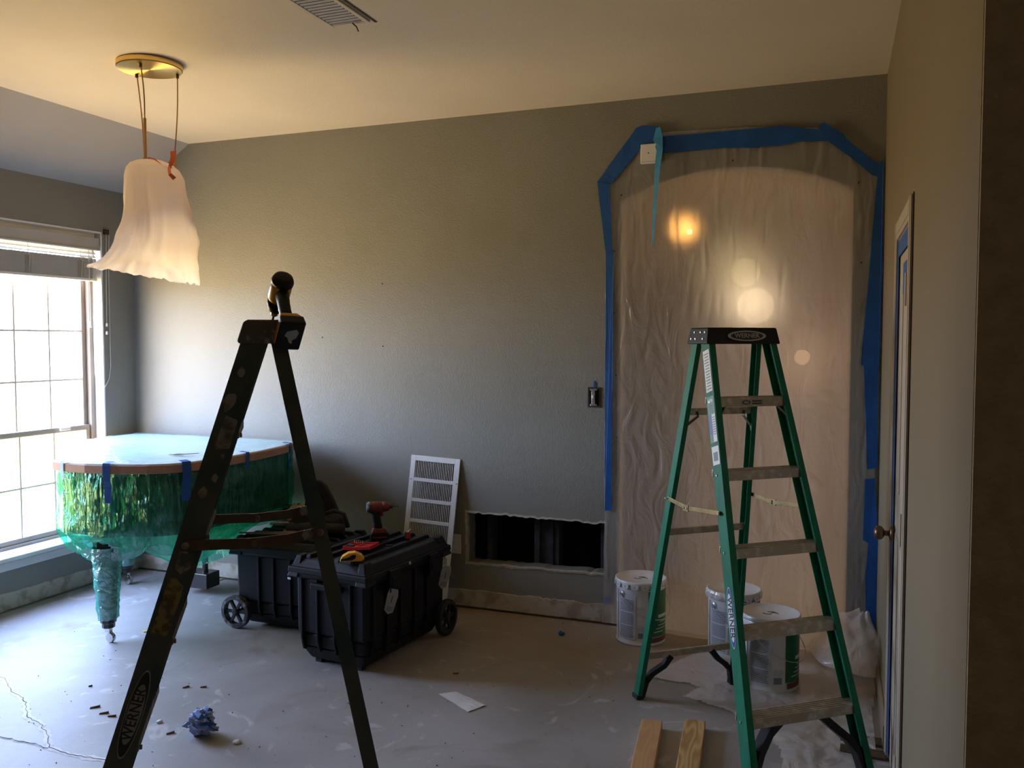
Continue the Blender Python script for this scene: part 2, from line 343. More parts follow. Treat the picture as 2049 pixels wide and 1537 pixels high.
# back wall with the arched opening and the vent hole
AX0, AX1, ASP, AR = -1.185, .068, 2.497, .155
def archpts(n=20):
    c = (AX0+AX1)/2; hw = (AX1-AX0)/2; rad = (hw*hw+AR*AR)/(2*AR)
    return [(c+hw*math.cos(math.pi*k/n), ASP+AR-rad+math.sqrt(rad*rad-(hw*math.cos(math.pi*k/n))**2)) for k in range(n+1)]
outer = [(XL, 0), (AX0, 0)] + list(reversed(archpts())) + [(AX1, 0), (XR, 0), (XR, HC), (XS, HC), (XL, HL)]
HX0, HX1, HZ0a, HZ0b, HZ1a, HZ1b = -2.165, -1.275, .285, .265+.035, .612, .600
rnd = random.Random(3)
def ragged(p, q, n, amp):
    return [(p[0]+(q[0]-p[0])*i/n + rnd.uniform(-amp, amp)*(abs(q[1]-p[1]) > .1), p[1]+(q[1]-p[1])*i/n + rnd.uniform(-amp, amp)*(abs(q[0]-p[0]) > .1)) for i in range(n)]
hole = ragged((HX0, .290), (HX1, .300), 30, .004) + ragged((HX1, .300), (HX1, .602), 10, .006) + ragged((HX1, .602), (HX0, .612), 34, .006) + ragged((HX0, .612), (HX0, .290), 9, .004)
bm = flat_with_holes(outer, [hole], lambda a, b: (a, YB, b)); thick(bm, (0, .12, 0))
wb = struct(finish('wall_back', bm, M['wall']))
# torn pale rim round the hole, cavity and studs
bm = NB()
cx, cz = (HX0+HX1)/2, .45
n = len(hole)
rim_o = [(x+(.012+rnd.uniform(0, .007))*(1 if x > cx else -1)*(abs(x-cx) > .42), z+(.007+rnd.uniform(0, .007))*(1 if z > cz else -1)) for x, z in hole]
def rv(x, z, d): return bm.verts.new((x, YB-d, z))
A_ = [rv(x, z, .004) for x, z in rim_o]; B_ = [rv(x, z, .006) for x, z in hole]; C_ = [rv(x+(cx-x)*.003, z+(cz-z)*.006, -.02) for x, z in hole]; D_ = [rv(x, z, -.001) for x, z in rim_o]
for i in range(n):
    j = (i+1) % n
    bm.faces.new((A_[i], A_[j], B_[j], B_[i])); bm.faces.new((B_[i], B_[j], C_[j], C_[i])); bm.faces.new((D_[i], D_[j], A_[j], A_[i]))
finish('torn_drywall_rim', bm, M['gyp'], wb)
bm = NB()
for b in ((HX0-.1, HX1+.1, YB+.40, YB+.42, .2, .7), (HX0-.12, HX0-.1, YB+.12, YB+.42, .2, .7), (HX1+.08, HX1+.1, YB+.12, YB+.42, .2, .7), (HX0-.1, HX1+.1, YB+.12, YB+.42, .18, .2), (HX0-.1, HX1+.1, YB+.12, YB+.42, .7, .72)): box(bm, *b)
finish('duct_lining', bm, M['cavity'], wb)
for x0, x1, y0 in ((-2.085, -2.047, .13), (-1.765, -1.730, .13), (-1.728, -1.672, .15), (-1.668, -1.640, .13), (-1.636, -1.605, .14), (-1.335, -1.300, .13)):
    bm = NB(); box(bm, x0, x1, YB+y0, YB+y0+.09, .2, .7); finish('stud', bm, M['stud'], wb, bevel=.002)
# small dents and pins
for px, py in ((765, 568), (766, 693), (645, 675)):
    x, z = wp(px, py); bm = NB(); lathe(bm, [(.0045, 0), (.003, .004)], 8, mtx=mframe((x, YB, z), (1, 0, 0), (0, 0, 1))); finish('anchor_hole', bm, M['caulk'], wb)
# plaster band where the baseboard was pulled off
def ragged_band(name, x0, x1, h, fn, n=150, dep=.006):
    bm = NB(); top = []; bot = []
    for i in range(n+1):
        x = x0+(x1-x0)*i/n; zt = h+.010*nz(x*9)+.008*nz(x*40, 3)
        top.append((x, zt)); 
    a = [bm.verts.new(fn(x, .012+.006*nz(x*25, 7), dep)) for x, z in top]; b = [bm.verts.new(fn(x, z, dep)) for x, z in top]; c = [bm.verts.new(fn(x, z+.002, 0)) for x, z in top]
    for i in range(n): bm.faces.new((a[i], a[i+1], b[i+1], b[i])); bm.faces.new((b[i], b[i+1], c[i+1], c[i]))
    return struct(finish(name, bm, M['plaster']))
ragged_band('baseboard_back', XL, AX0+.01, .115, lambda x, z, d: (x, YB-d, z))
ragged_band('baseboard_left', YR, YB, .115, lambda y, z, d: (XL+d, y, z))
bm = NB(); box(bm, XL, AX0, YB-.010, YB-.001, 0, .012); struct(finish('trim_1', bm, M['caulk']))
# left wall with window opening
WY0, WY1, WZ0, WZ1 = 2.85, 4.668, .335, 2.452
bm = flat_with_holes([(YR, 0), (YB+.12, 0), (YB+.12, HL), (YR, HL)], [[(WY0, WZ0), (WY1, WZ0), (WY1, WZ1), (WY0, WZ1)]], lambda a, b: (XL, a, b)); thick(bm, (-.16, 0, 0))
struct(finish('wall_left', bm, M['wall']))
# window
def rect_ring(bm, y0, y1, z0, z1, wd, x0, x1):
    box(bm, x0, x1, y0, y0+wd, z0, z1); box(bm, x0, x1, y1-wd, y1, z0, z1); box(bm, x0, x1, y0+wd, y1-wd, z0, z0+wd); box(bm, x0, x1, y0+wd, y1-wd, z1-wd, z1)
win = bpy.data.objects.new('window_1', None); COL.objects.link(win); win.location = (GX, (WY0+WY1)/2, WZ0); struct(win)
def wfin(name, bm, m, **k):
    o = finish(name, bm, m, None, **k); o.data.transform(Matrix.Translation(-win.location)); o.parent = win; return o
bm = NB(); rect_ring(bm, WY0+.002, WY1-.002, WZ0+.002, WZ1-.002, .045, GX-.045, GX+.03); wfin('window_frame', bm, M['frame'], bevel=.003)
bm = NB()
for b in ((WY1-.012, WY1-.001, WZ0, WZ1), (WY0+.001, WY0+.012, WZ0, WZ1)): box(bm, GX+.028, XL+.002, *b)
box(bm, GX+.028, XL+.002, WY0, WY1, WZ1-.012, WZ1-.001); wfin('reveal_lining', bm, M['jamb'])
RZ = 1.085
for z0, z1, gx in ((RZ-.02, WZ1-.047, GX-.018), (WZ0+.047, RZ+.02, GX+.004)):
    bm = NB(); rect_ring(bm, WY0+.048, WY1-.048, z0, z1, .034, gx-.012, gx+.012); sash = wfin('sash', bm, M['frame'], bevel=.003)
    ys = [4.585-.262*k for k in range(1, 7)]
    for y in ys:
        if y > WY0+.1:
            bm = NB(); box(bm, gx-.006, gx+.006, y-.0065, y+.0065, z0+.034, z1-.034); m_ = wfin('muntin', bm, M['muntin']); m_.parent = sash
    for z in ([1.425, 1.760, 2.095] if z1 > 2 else [.735]):
        bm = NB(); box(bm, gx-.0055, gx+.0055, WY0+.08, WY1-.08, z-.0065, z+.0065); m_ = wfin('muntin', bm, M['muntin']); m_.parent = sash
    bm = NB(); box(bm, gx-.0015, gx+.0015, WY0+.08, WY1-.08, z0+.03, z1-.03); g_ = wfin('pane', bm, M['glass']); g_.parent = sash
bm = NB(); box(bm, GX+.03, GX+.05, 3.60, 3.75, RZ-.005, RZ+.018); box(bm, GX+.03, GX+.045, WY1-.32, WY1-.24, RZ+.0, RZ+.02); wfin('sash_lock', bm, M['white'], bevel=.003)
bm = NB(); prism(bm, [(GX+.028, WZ0+.001), (GX+.028, WZ0+.028), (XL+.035, WZ0+.022), (XL+.05, WZ0+.012), (XL+.05, WZ0-.012), (XL+.001, WZ0-.022), (XL+.001, WZ0+.001)], lambda a, b, d: (a, d, b), WY0-.04, WY1+.04)
wfin('window_sill', bm, M['white'], bevel=.004)
bm = NB(); box(bm, XL+.001, XL+.018, WY0-.03, WY1+.02, WZ0-.075, WZ0-.022); wfin('sill_apron', bm, M['white'], bevel=.004)
# right wall, with the door recess
DY0, DY1, DZ = 3.096, 3.739, 2.092
bm = flat_with_holes([(YC, 0), (DY0, 0), (DY0, DZ), (DY1, DZ), (DY1, 0), (YB+.12, 0), (YB+.12, HC), (YC, HC)], [], lambda a, b: (XR, a, b)); thick(bm, (.12, 0, 0))
struct(finish('wall_right', bm, M['wall_beige']))
bm = NB(); box(bm, XR+.001, XE, YC-.012, YC+.12, 0, HC); struct(finish('wall_front', bm, M['wall_tex']))
bm = NB(); box(bm, XE, XE+.1, YR, YH, 0, HC); struct(finish('wall_side', bm, M['wall_beige']))
bm = NB(); box(bm, XL-.15, XE+.1, YR-.1, YR, 0, HC); struct(finish('wall_rear', bm, M['wall_beige']))
# door 1
dr = bpy.data.objects.new('door_1', None); COL.objects.link(dr); dr.location = (XR, (DY0+DY1)/2, 0); struct(dr)
def dfin(name, bm, m, **k):
    o = finish(name, bm, m, None, **k); o.data.transform(Matrix.Translation(-dr.location)); o.parent = dr; return o
bm = NB(); box(bm, XR+.004, XR+.045, DY0+.022, DY1-.022, .012, DZ-.022)
for z0, z1 in ((.2, .95), (1.12, 1.95)):
    for y0, y1 in ((DY0+.12, (DY0+DY1)/2-.05), ((DY0+DY1)/2+.05, DY1-.12)):
        box(bm, XR+.001, XR+.004, y0, y1, z0, z1)
dfin('door_slab', bm, M['doorpaint'], bevel=.004)
bm = NB()
for b in ((DY0, DY0+.02, 0, DZ), (DY1-.02, DY1, 0, DZ)): box(bm, XR-.002, XR+.122, *b)
box(bm, XR-.002, XR+.122, DY0+.02, DY1-.02, DZ-.02, DZ); dfin('door_jamb', bm, M['doorpaint'], bevel=.002)
CW = .066
def casing(y0, y1, z0, z1):
    bm = NB(); box(bm, XR-.010, XR-.0005, y0, y1, z0, z1)
    if z1-z0 > 1: ym = (y0+y1)/2; box(bm, XR-.0125, XR-.009, ym-.012, ym+.02, z0, z1)
    else: box(bm, XR-.0125, XR-.009, y0, y1, z0+.02, z1-.012)
    return dfin('casing', bm, M['doorpaint'], bevel=.003)
casing(DY1-.006, DY1+CW, 0, DZ+CW); casing(DY0-CW, DY0+.006, 0, DZ+CW); casing(DY0+.006, DY1-.006, DZ-.006, DZ+CW)
bm = NB(); box(bm, XR-.004, XR-.0004, DY0-CW-.010, DY0-CW, 0, DZ+CW+.004); dfin('caulk_line', bm, M['caulk'])
kx, ky, kz = XR-.006, 3.655, .937
bm = NB(); mt = mframe((kx, ky, kz), (0, 1, 0), (0, 0, 1)); mt = mt @ Matrix.Rotation(math.pi, 4, 'Y') if mt.col[2].x > 0 else mt
lathe(bm, [(.033, -.002), (.033, .004), (.026, .010), (.011, .014), (.010, .030), (.016, .030), (.025, .038), (.028, .048), (.025, .059), (.015, .066), (.004, .068)], 24, mtx=mt)
dfin('door_knob', bm, M['bronze'], smooth=True)
for z in (.24, 1.06, 1.86):
    bm = NB(); box(bm, XR-.010, XR+.010, DY0+.018, DY0+.060, z-.05, z+.05); lathe(bm, [(.006, -.054), (.006, .054)], 10, c=(XR-.012, DY0+.022, z)); dfin('hinge', bm, M['doorpaint'])
bm = NB(); box(bm, XR-.016, XR-.0005, DY1+CW+.004, YB-.001, 0, .095); prism(bm, [(XR-.016, .095), (XR-.0005, .095), (XR-.0005, .112), (XR-.006, .112)], lambda a, b, d: (a, d, b), DY1+CW+.004, YB-.001)
struct(finish('baseboard_right', bm, M['wall_beige']))
# hall behind the arch
bm = NB(); box(bm, -3.4, -3.3, YB+.12, YH, 0, HC); struct(finish('wall_hall_left', bm, M['tile']))
bm = NB(); box(bm, -3.4, XE, YH, YH+.1, 0, HC); struct(finish('wall_hall_back', bm, M['tile']))
bm = NB(); box(bm, -3.4, XE+.1, YB+.1, YH+.1, HC-.35, HC-.23); struct(finish('ceiling_hall', bm, M['ceiling']))
bm = NB(); box(bm, -3.3, -.93, 6.05, 6.15, 0, 2.14); struct(finish('wall_hall_shade_partition', bm, M['wall_beige']))  # partition added to darken the left part behind the sheeting, front face unlit

# crack in the slab: raised pale dust with a dark line in it
def crack(pts, wdust, wline):
    P = [fp(*p) for p in pts]; P2 = []
    for a, b in zip(P, P[1:]):
        n_ = max(3, int((b-a).length/.02))
        for i in range(n_): 
            q = a.lerp(b, i/n_); t_ = (b-a).normalized(); s_ = Vector((-t_.y, t_.x, 0)); P2.append(q+s_*(.010*nz(q.x*30, q.y*30)+.006*nz(q.x*80, q.y*80)))
    P2.append(P[-1])
    for w_, z, nm, m_ in ((wdust, .0025, 'crack_dust', M['plaster_pale']), (wline, .0040, 'crack', M['caulk'])):
        bm = NB(); L_ = []; 
        for i, q in enumerate(P2):
            t_ = (P2[min(i+1, len(P2)-1)]-P2[max(i-1, 0)]).normalized(); s_ = Vector((-t_.y, t_.x, 0)); ww = w_*(.55+.9*abs(nz(q.x*13, q.y*17, z*900)))
            c_ = q + s_*(.006*nz(q.x*21, 5))*(1 if nm == 'crack_dust' else 0)
            L_.append((bm.verts.new((c_-s_*ww).to_tuple()[:2]+(.0006,)), bm.verts.new(c_.to_tuple()[:2]+(z,)), bm.verts.new((c_+s_*ww).to_tuple()[:2]+(.0006,))))
        for a, b in zip(L_, L_[1:]): bm.faces.new((a[0], b[0], b[1], a[1])); bm.faces.new((a[1], b[1], b[2], a[2]))
        finish(nm, bm, m_, floor)
M['plaster_pale'] = mat('pale_crack_dust', (.78, .78, .78), .9, var=.1, vs_=30, bump=.8, bs=80)
crack([(-30, 1350), (10, 1358), (22, 1385), (42, 1395), (52, 1410), (56, 1436), (80, 1450), (96, 1470), (98, 1496), (130, 1508), (170, 1516), (215, 1522)], .019, .0038)
crack([(-20, 1470), (30, 1482), (70, 1490), (96, 1498)], .009, .0014)

# ================================================================ CEILING VENT
def vent():
    c = (-2.02, 2.97); L_, W_ = .76, .20
    t = thing('ceiling_vent', 'louvred metal air vent set in the cream ceiling', 'vent', (c[0], c[1], HC))
    bm = NB()
    x0, x1, y0, y1 = -W_/2, W_/2, -L_/2, L_/2
    for b in ((x0, x0+.022, y0, y1), (x1-.022, x1, y0, y1), (x0+.022, x1-.022, y0, y0+.022), (x0+.022, x1-.022, y1-.022, y1)): box(bm, *b, -.008, -.0005)
    finish('vent_frame', bm, M['ceiling'], t, bevel=.003)
    bm = NB(); box(bm, x0+.02, x1-.02, y0+.02, y1-.02, -.003, -.0006); finish('duct_backing', bm, M['cavity'], t)
    y = y0+.03
    while y < y1-.024:
        bm = NB(); prism(bm, [(y, -.0040), (y+.001, -.0030), (y+.014, -.0062), (y+.0135, -.0075)], lambda a, b, d: (d, a, b), x0+.024, x1-.024); finish('slat', bm, M['slat'], t); y += .027
    bm = NB(); tube(bm, [(.03, y1-.03, -.012), (.035, y1-.005, -.020), (.035, y1+.01, -.035)], .003, 6); finish('damper_lever', bm, M['caulk'], t)
    bm = NB(); box(bm, x1+.012, x1+.022, y0, y1+.02, -.003, -.0005); finish('gap_line', bm, M['caulk'], t)
vent()

# ================================================================ PENDANT LAMP AND BAG
LP = Vector((-3.235, 3.475, 0)); RT = Vector((math.cos(YAW), math.sin(YAW), 0)); FW = Vector((-math.sin(YAW), math.cos(YAW), 0))
def lat(px): return (px-302)/F_PX*4.32
def lz(py): return 1.69+(672-15+0-py)*0+((0))
def lamp():
    t = thing('pendant_lamp', 'round brass ceiling canopy with three thin cords holding a bagged lamp', 'lamp', (LP.x, LP.y, HC))
    bm = NB(); lathe(bm, [(.151, -.001), (.156, -.004), (.156, -.026), (.153, -.030), (.002, -.031)], 64, c=(-.014, -.005, 0)); finish('canopy', bm, M['brass'], t, smooth=False)
    tops = [(-.110, .07), (-.018, -.10), (.093, .08)]
    ends = [(-.063, .03, -.46), (-.028, -.04, -.28), (.088, .04, -.43)]
    for (a, b), (c_, d_, e_) in zip(tops, ends):
        p0 = RT*a+FW*b; p1 = RT*c_+FW*d_; p1.z = e_; p0.z = -.03
        bm = NB(); tube(bm, [p0+Vector((0, 0, .002)), p0+Vector((0, 0, -.018))], .008, 10); finish('cord_grip', bm, M['bronze'], t)
        pts = [p0.lerp(p1, k/8)+RT*(.006*math.sin(k/8*math.pi)) for k in range(9)]
        bm = NB(); tube(bm, pts, .0032, 6); finish('cord', bm, M['copper'], t, smooth=True)
        p2 = p1+Vector((0, 0, -.56-p1.z-.16)); bm = NB(); tube(bm, [p1, p2], .0075, 10); finish('rod', bm, M['copper'], t, smooth=True)
        p3 = p2+Vector((0, 0, -.13)); bm = NB(); lathe(bm, [(.028, 0), (.05, -.05), (.055, -.13), (.05, -.135)], 20, c=tuple(p2)); finish('lamp_shade', bm, M['brass'], t, smooth=True)
lamp()
def bag():
    t = thing('trash_bag', 'white plastic bin bag with orange drawstring tied over the pendant lamp', 'bag', (LP.x, LP.y, 2.6))
    c, s = math.cos(PITCH), 1
    def z_at(py): # height of an image row at the lamp's distance
        d = ray(302, py); return CAM.z + d.z*4.3194/ (d.dot(Vector((-math.sin(YAW)*math.cos(PITCH), math.cos(YAW)*math.cos(PITCH), -math.sin(PITCH)))))
    rows = [(317, 283, 300, .012), (320, 268, 318, .05), (326, 256, 334, .09), (336, 249, 347, .12), (352, 247, 356, .14), (380, 247, 360, .15), (410, 246, 370, .155), (440, 240, 378, .16), (470, 229, 384, .165), (495, 216, 381, .17), (513, 201, 384, .18), (525, 184, 383, .18), (534, 168, 384, .18)]
    rows2 = []
    for a, b in zip(rows, rows[1:]):
        for k in range(4): rows2.append(tuple(a[i]+(b[i]-a[i])*k/4 for i in range(4)))
    rows2.append(rows[-1])
    n = 120; bm = NB(); rings = []
    nr = len(rows2)
    for i, (py, x0, x1, dp) in enumerate(rows2):
        v = i/(nr-1); cx_ = (lat(x0)+lat(x1))/2; hw = (lat(x1)-lat(x0))/2; ring = []
        for k in range(n):
            a = 2*math.pi*k/n; ca, sa = math.cos(a), math.sin(a)
            fold = .016*(v+.15)*nz(ca*1.4+4, sa*1.4, v*1.8)+.012*v*abs(nz(ca*2.1, sa*2.1+7, v*3.6+4))+.014*max(0, v-.72)*nz(ca*9, sa*9, v*4)*3+.012*v*max(0, 1-4*abs(nz(ca*2.2+1, sa*2.2, v*3.1+2)))+.0016*math.sin(a*46)*(math.exp(-((a-4.45)/.28)**2))
            f_ = 1+fold/max(hw, .05)*1.0*(.35 if abs(ca) > .93 else 1)
            x = cx_+hw*ca*f_; y = dp*sa*f_*1.0
            z = z_at(py)
            tt = (x-lat(180))/(lat(388)-lat(180)); dz = -(.085*min(1, max(0, tt*1.05)))*v**2.2 + .012*v**6*nz(ca*8, sa*8, 3)*1.2
            pass
            q = RT*x+FW*y+Vector((0, 0, z-2.6+dz)); ring.append(bm.verts.new(q))
        rings.append(ring)
    for a, b in zip(rings, rings[1:]):
        for k in range(n): bm.faces.new((a[k], b[k], b[(k+1) % n], a[(k+1) % n]))
    bm.faces.new(rings[0]); 
    finish('bag_film', bm, M['bag'], t, smooth=True)
    def P(px, py, d): return RT*lat(px)+FW*d+Vector((0, 0, z_at(py)-2.6))
    bm = NB(); bar(bm, [P(286, 320, -.02), P(300, 318, -.05), (P(315, 323, -.07)), P(328, 334, -.08), P(338, 340, -.07), P(346, 338, -.06)], .007, .002, (0, 0, 1)); finish('drawstring', bm, M['orange'], t)
    bm = NB(); bar(bm, [P(340, 340, -.06), P(346, 330, -.065), P(349, 318, -.06), P(348, 305, -.05)], [.010, .022, .026, .030], .002, (1, .3, 0)); finish('drawstring_loop', bm, M['orange'], t)
    bm = NB(); bar(bm, [P(343, 338, -.08), P(347, 346, -.10), P(352, 356, -.125), P(359, 364, -.11)], [.012, .020, .018, .022], .002, (1, 0, .6)); finish('drawstring_tail', bm, M['orange'], t)
bag()

# ================================================================ WINDOW BLIND
def blind():
    t = thing('window_blind', 'white slatted blind drawn up under its valance over the bright window', 'blind', (XL, (WY0+WY1)/2, WZ1)); oy = (WY0+WY1)/2
    Z = lambda z: z-WZ1
    y0, y1 = WY0+.02-oy, WY1-.028-oy
    bm = NB(); box(bm, -.022, .012, y0, y1, Z(2.325), Z(2.405)); box(bm, -.08, .012, y1-.010, y1, Z(2.325), Z(2.405)); box(bm, -.018, .017, y0, y1, Z(2.318), Z(2.330)); finish('valance', bm, M['slat'], t, bevel=.004)
    bm = NB(); box(bm, -.078, -.025, y0+.01, y1-.012, Z(2.385), Z(2.442)); finish('headrail', bm, M['white'], t)
    for z in (2.300, 2.276):
        bm = NB(); prism(bm, [(-.044, Z(z)+.020), (-.020, Z(z)-.008), (-.018, Z(z)-.006), (-.042, Z(z)+.022)], lambda a, b, d: (a, d, b), y0+.01, y1-.008); finish('slat', bm, M['white'], t)
    for k in range(26):
        bm = NB(); o_ = .0015*nz(k*3.3); box(bm, -.070+o_, -.018+o_, y0+.012+o_, y1-.008+o_, Z(2.128+k*.0052), Z(2.128+k*.0052+.0038)); finish('slat', bm, M['slat'], t)
    bm = NB(); box(bm, -.072, -.014, y0+.008, y1-.004, Z(2.108), Z(2.126)); finish('bottom_rail', bm, M['white'], t, bevel=.003)
    for y in (y1-.14, y1-.55, y1-.95, y1-1.4):
        bm = NB(); tube(bm, [(-.018, y, Z(2.33)), (-.014, y, Z(2.26)), (-.013, y+.012, Z(2.24)), (-.0145, y, Z(2.12))], .0018, 5); finish('ladder_cord', bm, M['cord'], t)
    for y in (y1-.14, y1-.55, y1-.95):
        bm = NB(); box(bm, -.0165, -.0155, y-.022, y+.022, Z(2.13), Z(2.24)); finish('ladder_tape', bm, M['cord_dark'], t)
    zt = lambda py: on(195, py, 0, XL).z-WZ1
    yy = y1-.045
    bm = NB(); tube(bm, [(-.01, yy, Z(2.33)), (-.006, yy+.01, Z(2.2)), (-.006, yy+.02, Z(1.9)), (-.004, yy+.022, Z(1.5)), (.0, yy+.03, Z(1.40)), (.004, yy+.042, Z(1.372))], .0022, 6); finish('lift_cord', bm, M['cord'], t)
    bm = NB(); tube(bm, [(-.01, yy+.006, Z(2.33)), (-.008, yy-.005, Z(1.9)), (-.006, yy-.006, Z(1.47)), (.0, yy+.004, Z(1.41)), (.004, yy+.042, Z(1.372))], .0022, 6); finish('lift_cord', bm, M['cord'], t)
    bm = NB(); lathe(bm, [(.004, .02), (.009, .012), (.010, -.02), (.006, -.026)], 10, c=(-.004, yy-.035, Z(1.81))); finish('tassel', bm, M['cord'], t)
    bm = NB(); tube(bm, [(-.006, yy-.036, Z(2.33)), (-.004, yy-.035, Z(1.82))], .0018, 5); finish('lift_cord', bm, M['cord'], t)
M['cord_dark'] = mat('tan_ladder_tape', (.30, .27, .21), .8)
blind()
def wall_cord():
    z = lambda py: on(215, py, 0, XL).z
    yb = on(213, 600, 0, XL+.006).y
    t = thing('blind_cord', 'thin white cord loop hanging from a dark hook beside the window', 'cord', (XL, yb, z(460)))
    Z = lambda py: z(py)-z(460)
    Y = lambda px, py: on(px, py, 0, XL+.006).y-yb
    bm = NB(); box(bm, 0, .012, Y(207, 462), Y(217, 462), -.035, 0); finish('hook', bm, M['caulk'], t)
    bm = NB(); tube(bm, [(.008, Y(212, 462), Z(462)), (.008, Y(212, 550), Z(550)), (.008, Y(213, 650), Z(650))], .0022, 6); finish('cord_strand', bm, M['cord'], t)
    bm = NB(); tube(bm, [(.010, Y(217, 462), Z(462)), (.008, Y(217, 550), Z(550)), (.008, Y(219, 650), Z(650)), (.008, Y(221, 735), Z(735)), (.008, Y(218, 760), Z(758)), (.008, Y(211, 772), Z(772)), (.008, Y(207, 776), Z(776))], .0022, 6); finish('cord_strand', bm, M['cord'], t)
    for py in (650, 666):
        bm = NB(); lathe(bm, [(.003, .012), (.008, .008), (.009, -.010), (.005, -.014)], 10, c=(.010, Y(213, py), Z(py))); finish('tassel', bm, M['cord'], t)
wall_cord()

# ================================================================ WALL FITTINGS
def wallthing(name, label, cat, px, py, group=None):
    x, z = wp(px, py); return thing(name, label, cat, (x, YB, z), 0, group)
def switchbox():
    t = wallthing('switch_box', 'uncovered light switch in a dark wall box left of the taped arch', 'switch', 1189, 795)
    w_, h_ = .038, .060
    bm = NB()
    for b in ((-w_, -w_+.008, -h_, h_), (w_-.008, w_, -h_, h_), (-w_+.008, w_-.008, -h_, -h_+.012), (-w_+.008, w_-.008, h_-.012, h_)): box(bm, b[0], b[1], -.006, -.0005, b[2], b[3])
    finish('box_rim', bm, M['bronze_dark'], t)
    bm = NB(); box(bm, -w_+.006, w_-.006, -.002, -.0006, -h_+.01, h_-.01); finish('box_back', bm, M['cavity'], t)
    bm = NB(); box(bm, -.012, .008, -.016, -.002, -.042, .042); box(bm, -.022, .020, -.012, -.010, .040, .050); box(bm, -.022, .020, -.012, -.010, -.050, -.040); finish('switch_body', bm, M['zinc'], t, bevel=.002)
    bm = NB(); box(bm, -.008, .004, -.026, -.016, -.004, .014); finish('toggle', bm, M['white'], t, bevel=.002)
    x0 = .001
    bm = NB(); prism(bm, [(-.004, .058), (.010, .058), (.010, .085), (.002, .098), (-.003, .090)], lambda a, b, d: (a, d, b), -.004, -.001); finish('tape_tab', bm, M['blue'], t)
M['bronze_dark'] = mat('dark_metal_box', (.05, .045, .035), .6, .3)
switchbox()
def outlet():
    x0, z1 = wp(902, 1062); x1, z0 = wp(923, 1114)
    x0 = x1-.072; t = thing('outlet_cover', 'white rectangular outlet cover on the wall behind the chests', 'outlet', ((x0+x1)/2, YB, (z0+z1)/2))
    bm = NB(); box(bm, -.036, .036, -.006, -.0005, -.062, .062); finish('cover_plate', bm, M['white'], t, bevel=.002)
    for s in (-.022, .022):
        bm = NB(); box(bm, -.012, .012, -.008, -.005, s-.013, s+.013); finish('socket', bm, M['jamb'], t, bevel=.002)
outlet()
def detector():
    t = wallthing('door_chime', 'small white square box on the wall under the blue tape corner', 'chime box', 1302, 310)
    bm = NB(); box(bm, -.052, .052, -.035, -.0005, -.052, .056); finish('cover', bm, M['jamb'], t, bevel=.004)
    bm = NB(); lathe(bm, [(.004, 0), (.003, .002)], 10, mtx=mframe((-.006, -.035, .004), (1, 0, 0), (0, 0, 1))); finish('screw', bm, M['ink'], t)
    bm = NB(); box(bm, -.050, .050, -.037, -.034, -.046, -.044); finish('seam', bm, M['silver'], t)
detector()

# ================================================================ RETURN GRILLE
def grille():
    b0 = Vector((-2.60, 4.80, 0)); W_, H_ = .345, .96
    lean = math.atan2(.146, H_); roll = R(-2.5)
    t = thing('return_grille', 'white louvred air return grille leaning against the wall behind the chests', 'grille', (-2.425, 4.800, .004))
    t.rotation_euler = (-lean, roll*-1, R(-0))
    hw = W_/2
    bm = NB(); fr = .034
    secs = []
    nsec = 7; bh = .022; sh_ = (H_-2*fr-(nsec-1)*bh)/nsec
    box(bm, -hw, -hw+fr, 0, .008, 0, H_); box(bm, hw-fr, hw, 0, .008, 0, H_); box(bm, -hw+fr, hw-fr, 0, .008, 0, fr); box(bm, -hw+fr, hw-fr, 0, .008, H_-fr, H_)
    z = fr
    for i in range(nsec):
        secs.append(z); z += sh_
        if i < nsec-1: box(bm, -hw+fr, hw-fr, 0, .008, z, z+bh); z += bh
    finish('grille_frame', bm, M['white'], t, bevel=.002)
    n = 23; step = (W_-2*fr)/n
    base = None
    for z in secs:
        for i in range(n):
            if base is None:
                bm = NB(); x = 0; prism(bm, [(0, .011), (.0012, .0118), (.0092, .003), (.0080, .002)], lambda a, b, d: (a, b, d), 0, sh_); o = finish('louvre', bm, M['grille_slat'], t); base = o
            else:
                o = base.copy(); COL.objects.link(o)
            o.location = (-hw+fr+i*step+.001, .001, z)
    for z in (fr+2*(sh_+bh)-bh/2, H_-fr-sh_-bh/2):
        for x in (-hw+.012, hw-.012):
            bm = NB(); lathe(bm, [(.005, 0), (.003, .003)], 10, mtx=mframe((x, 0, z), (1, 0, 0), (0, 0, 1))); finish('screw', bm, M['zinc'], t)
    return t
M['grille_slat'] = mat('grey_louvre', (.62, .60, .52), .5)
grille()

# ================================================================ PIANO
PT = [(-4.09, 3.575), (-3.96, 3.545), (-3.82, 3.54), (-3.70, 3.56), (-3.59, 3.595), (-3.48, 3.635), (-3.40, 3.69), (-3.335, 3.78), (-3.30, 3.92), (-3.28, 4.10), (-3.27, 4.35), (-3.29, 4.60), (-3.34, 4.80), (-3.40, 4.845), (-4.0, 4.86), (-4.70, 4.87), (-4.745, 4.83), (-4.745, 4.40), (-4.68, 4.25), (-4.56, 4.12), (-4.42, 3.97), (-4.30, 3.83), (-4.20, 3.69)]
def shrink(poly, d):
    n = len(poly); outp = []
    for i in range(n):
        p0, p1, p2 = Vector(poly[i-1]), Vector(poly[i]), Vector(poly[(i+1) % n])
        t_ = ((p1-p0).normalized()+(p2-p1).normalized()).normalized(); nn = Vector((-t_.y, t_.x)); outp.append(tuple(p1+nn*d))
    return outp
PO = Vector((-3.98, 4.25, 0))
def loc2(poly): return [(x-PO.x, y-PO.y) for x, y in poly]
piano = thing('grand_piano', 'dark grand piano under a cardboard-edged board, wrapped in teal film by the window', 'piano', tuple(PO))
def up(a, b, d): return (a, b, d)
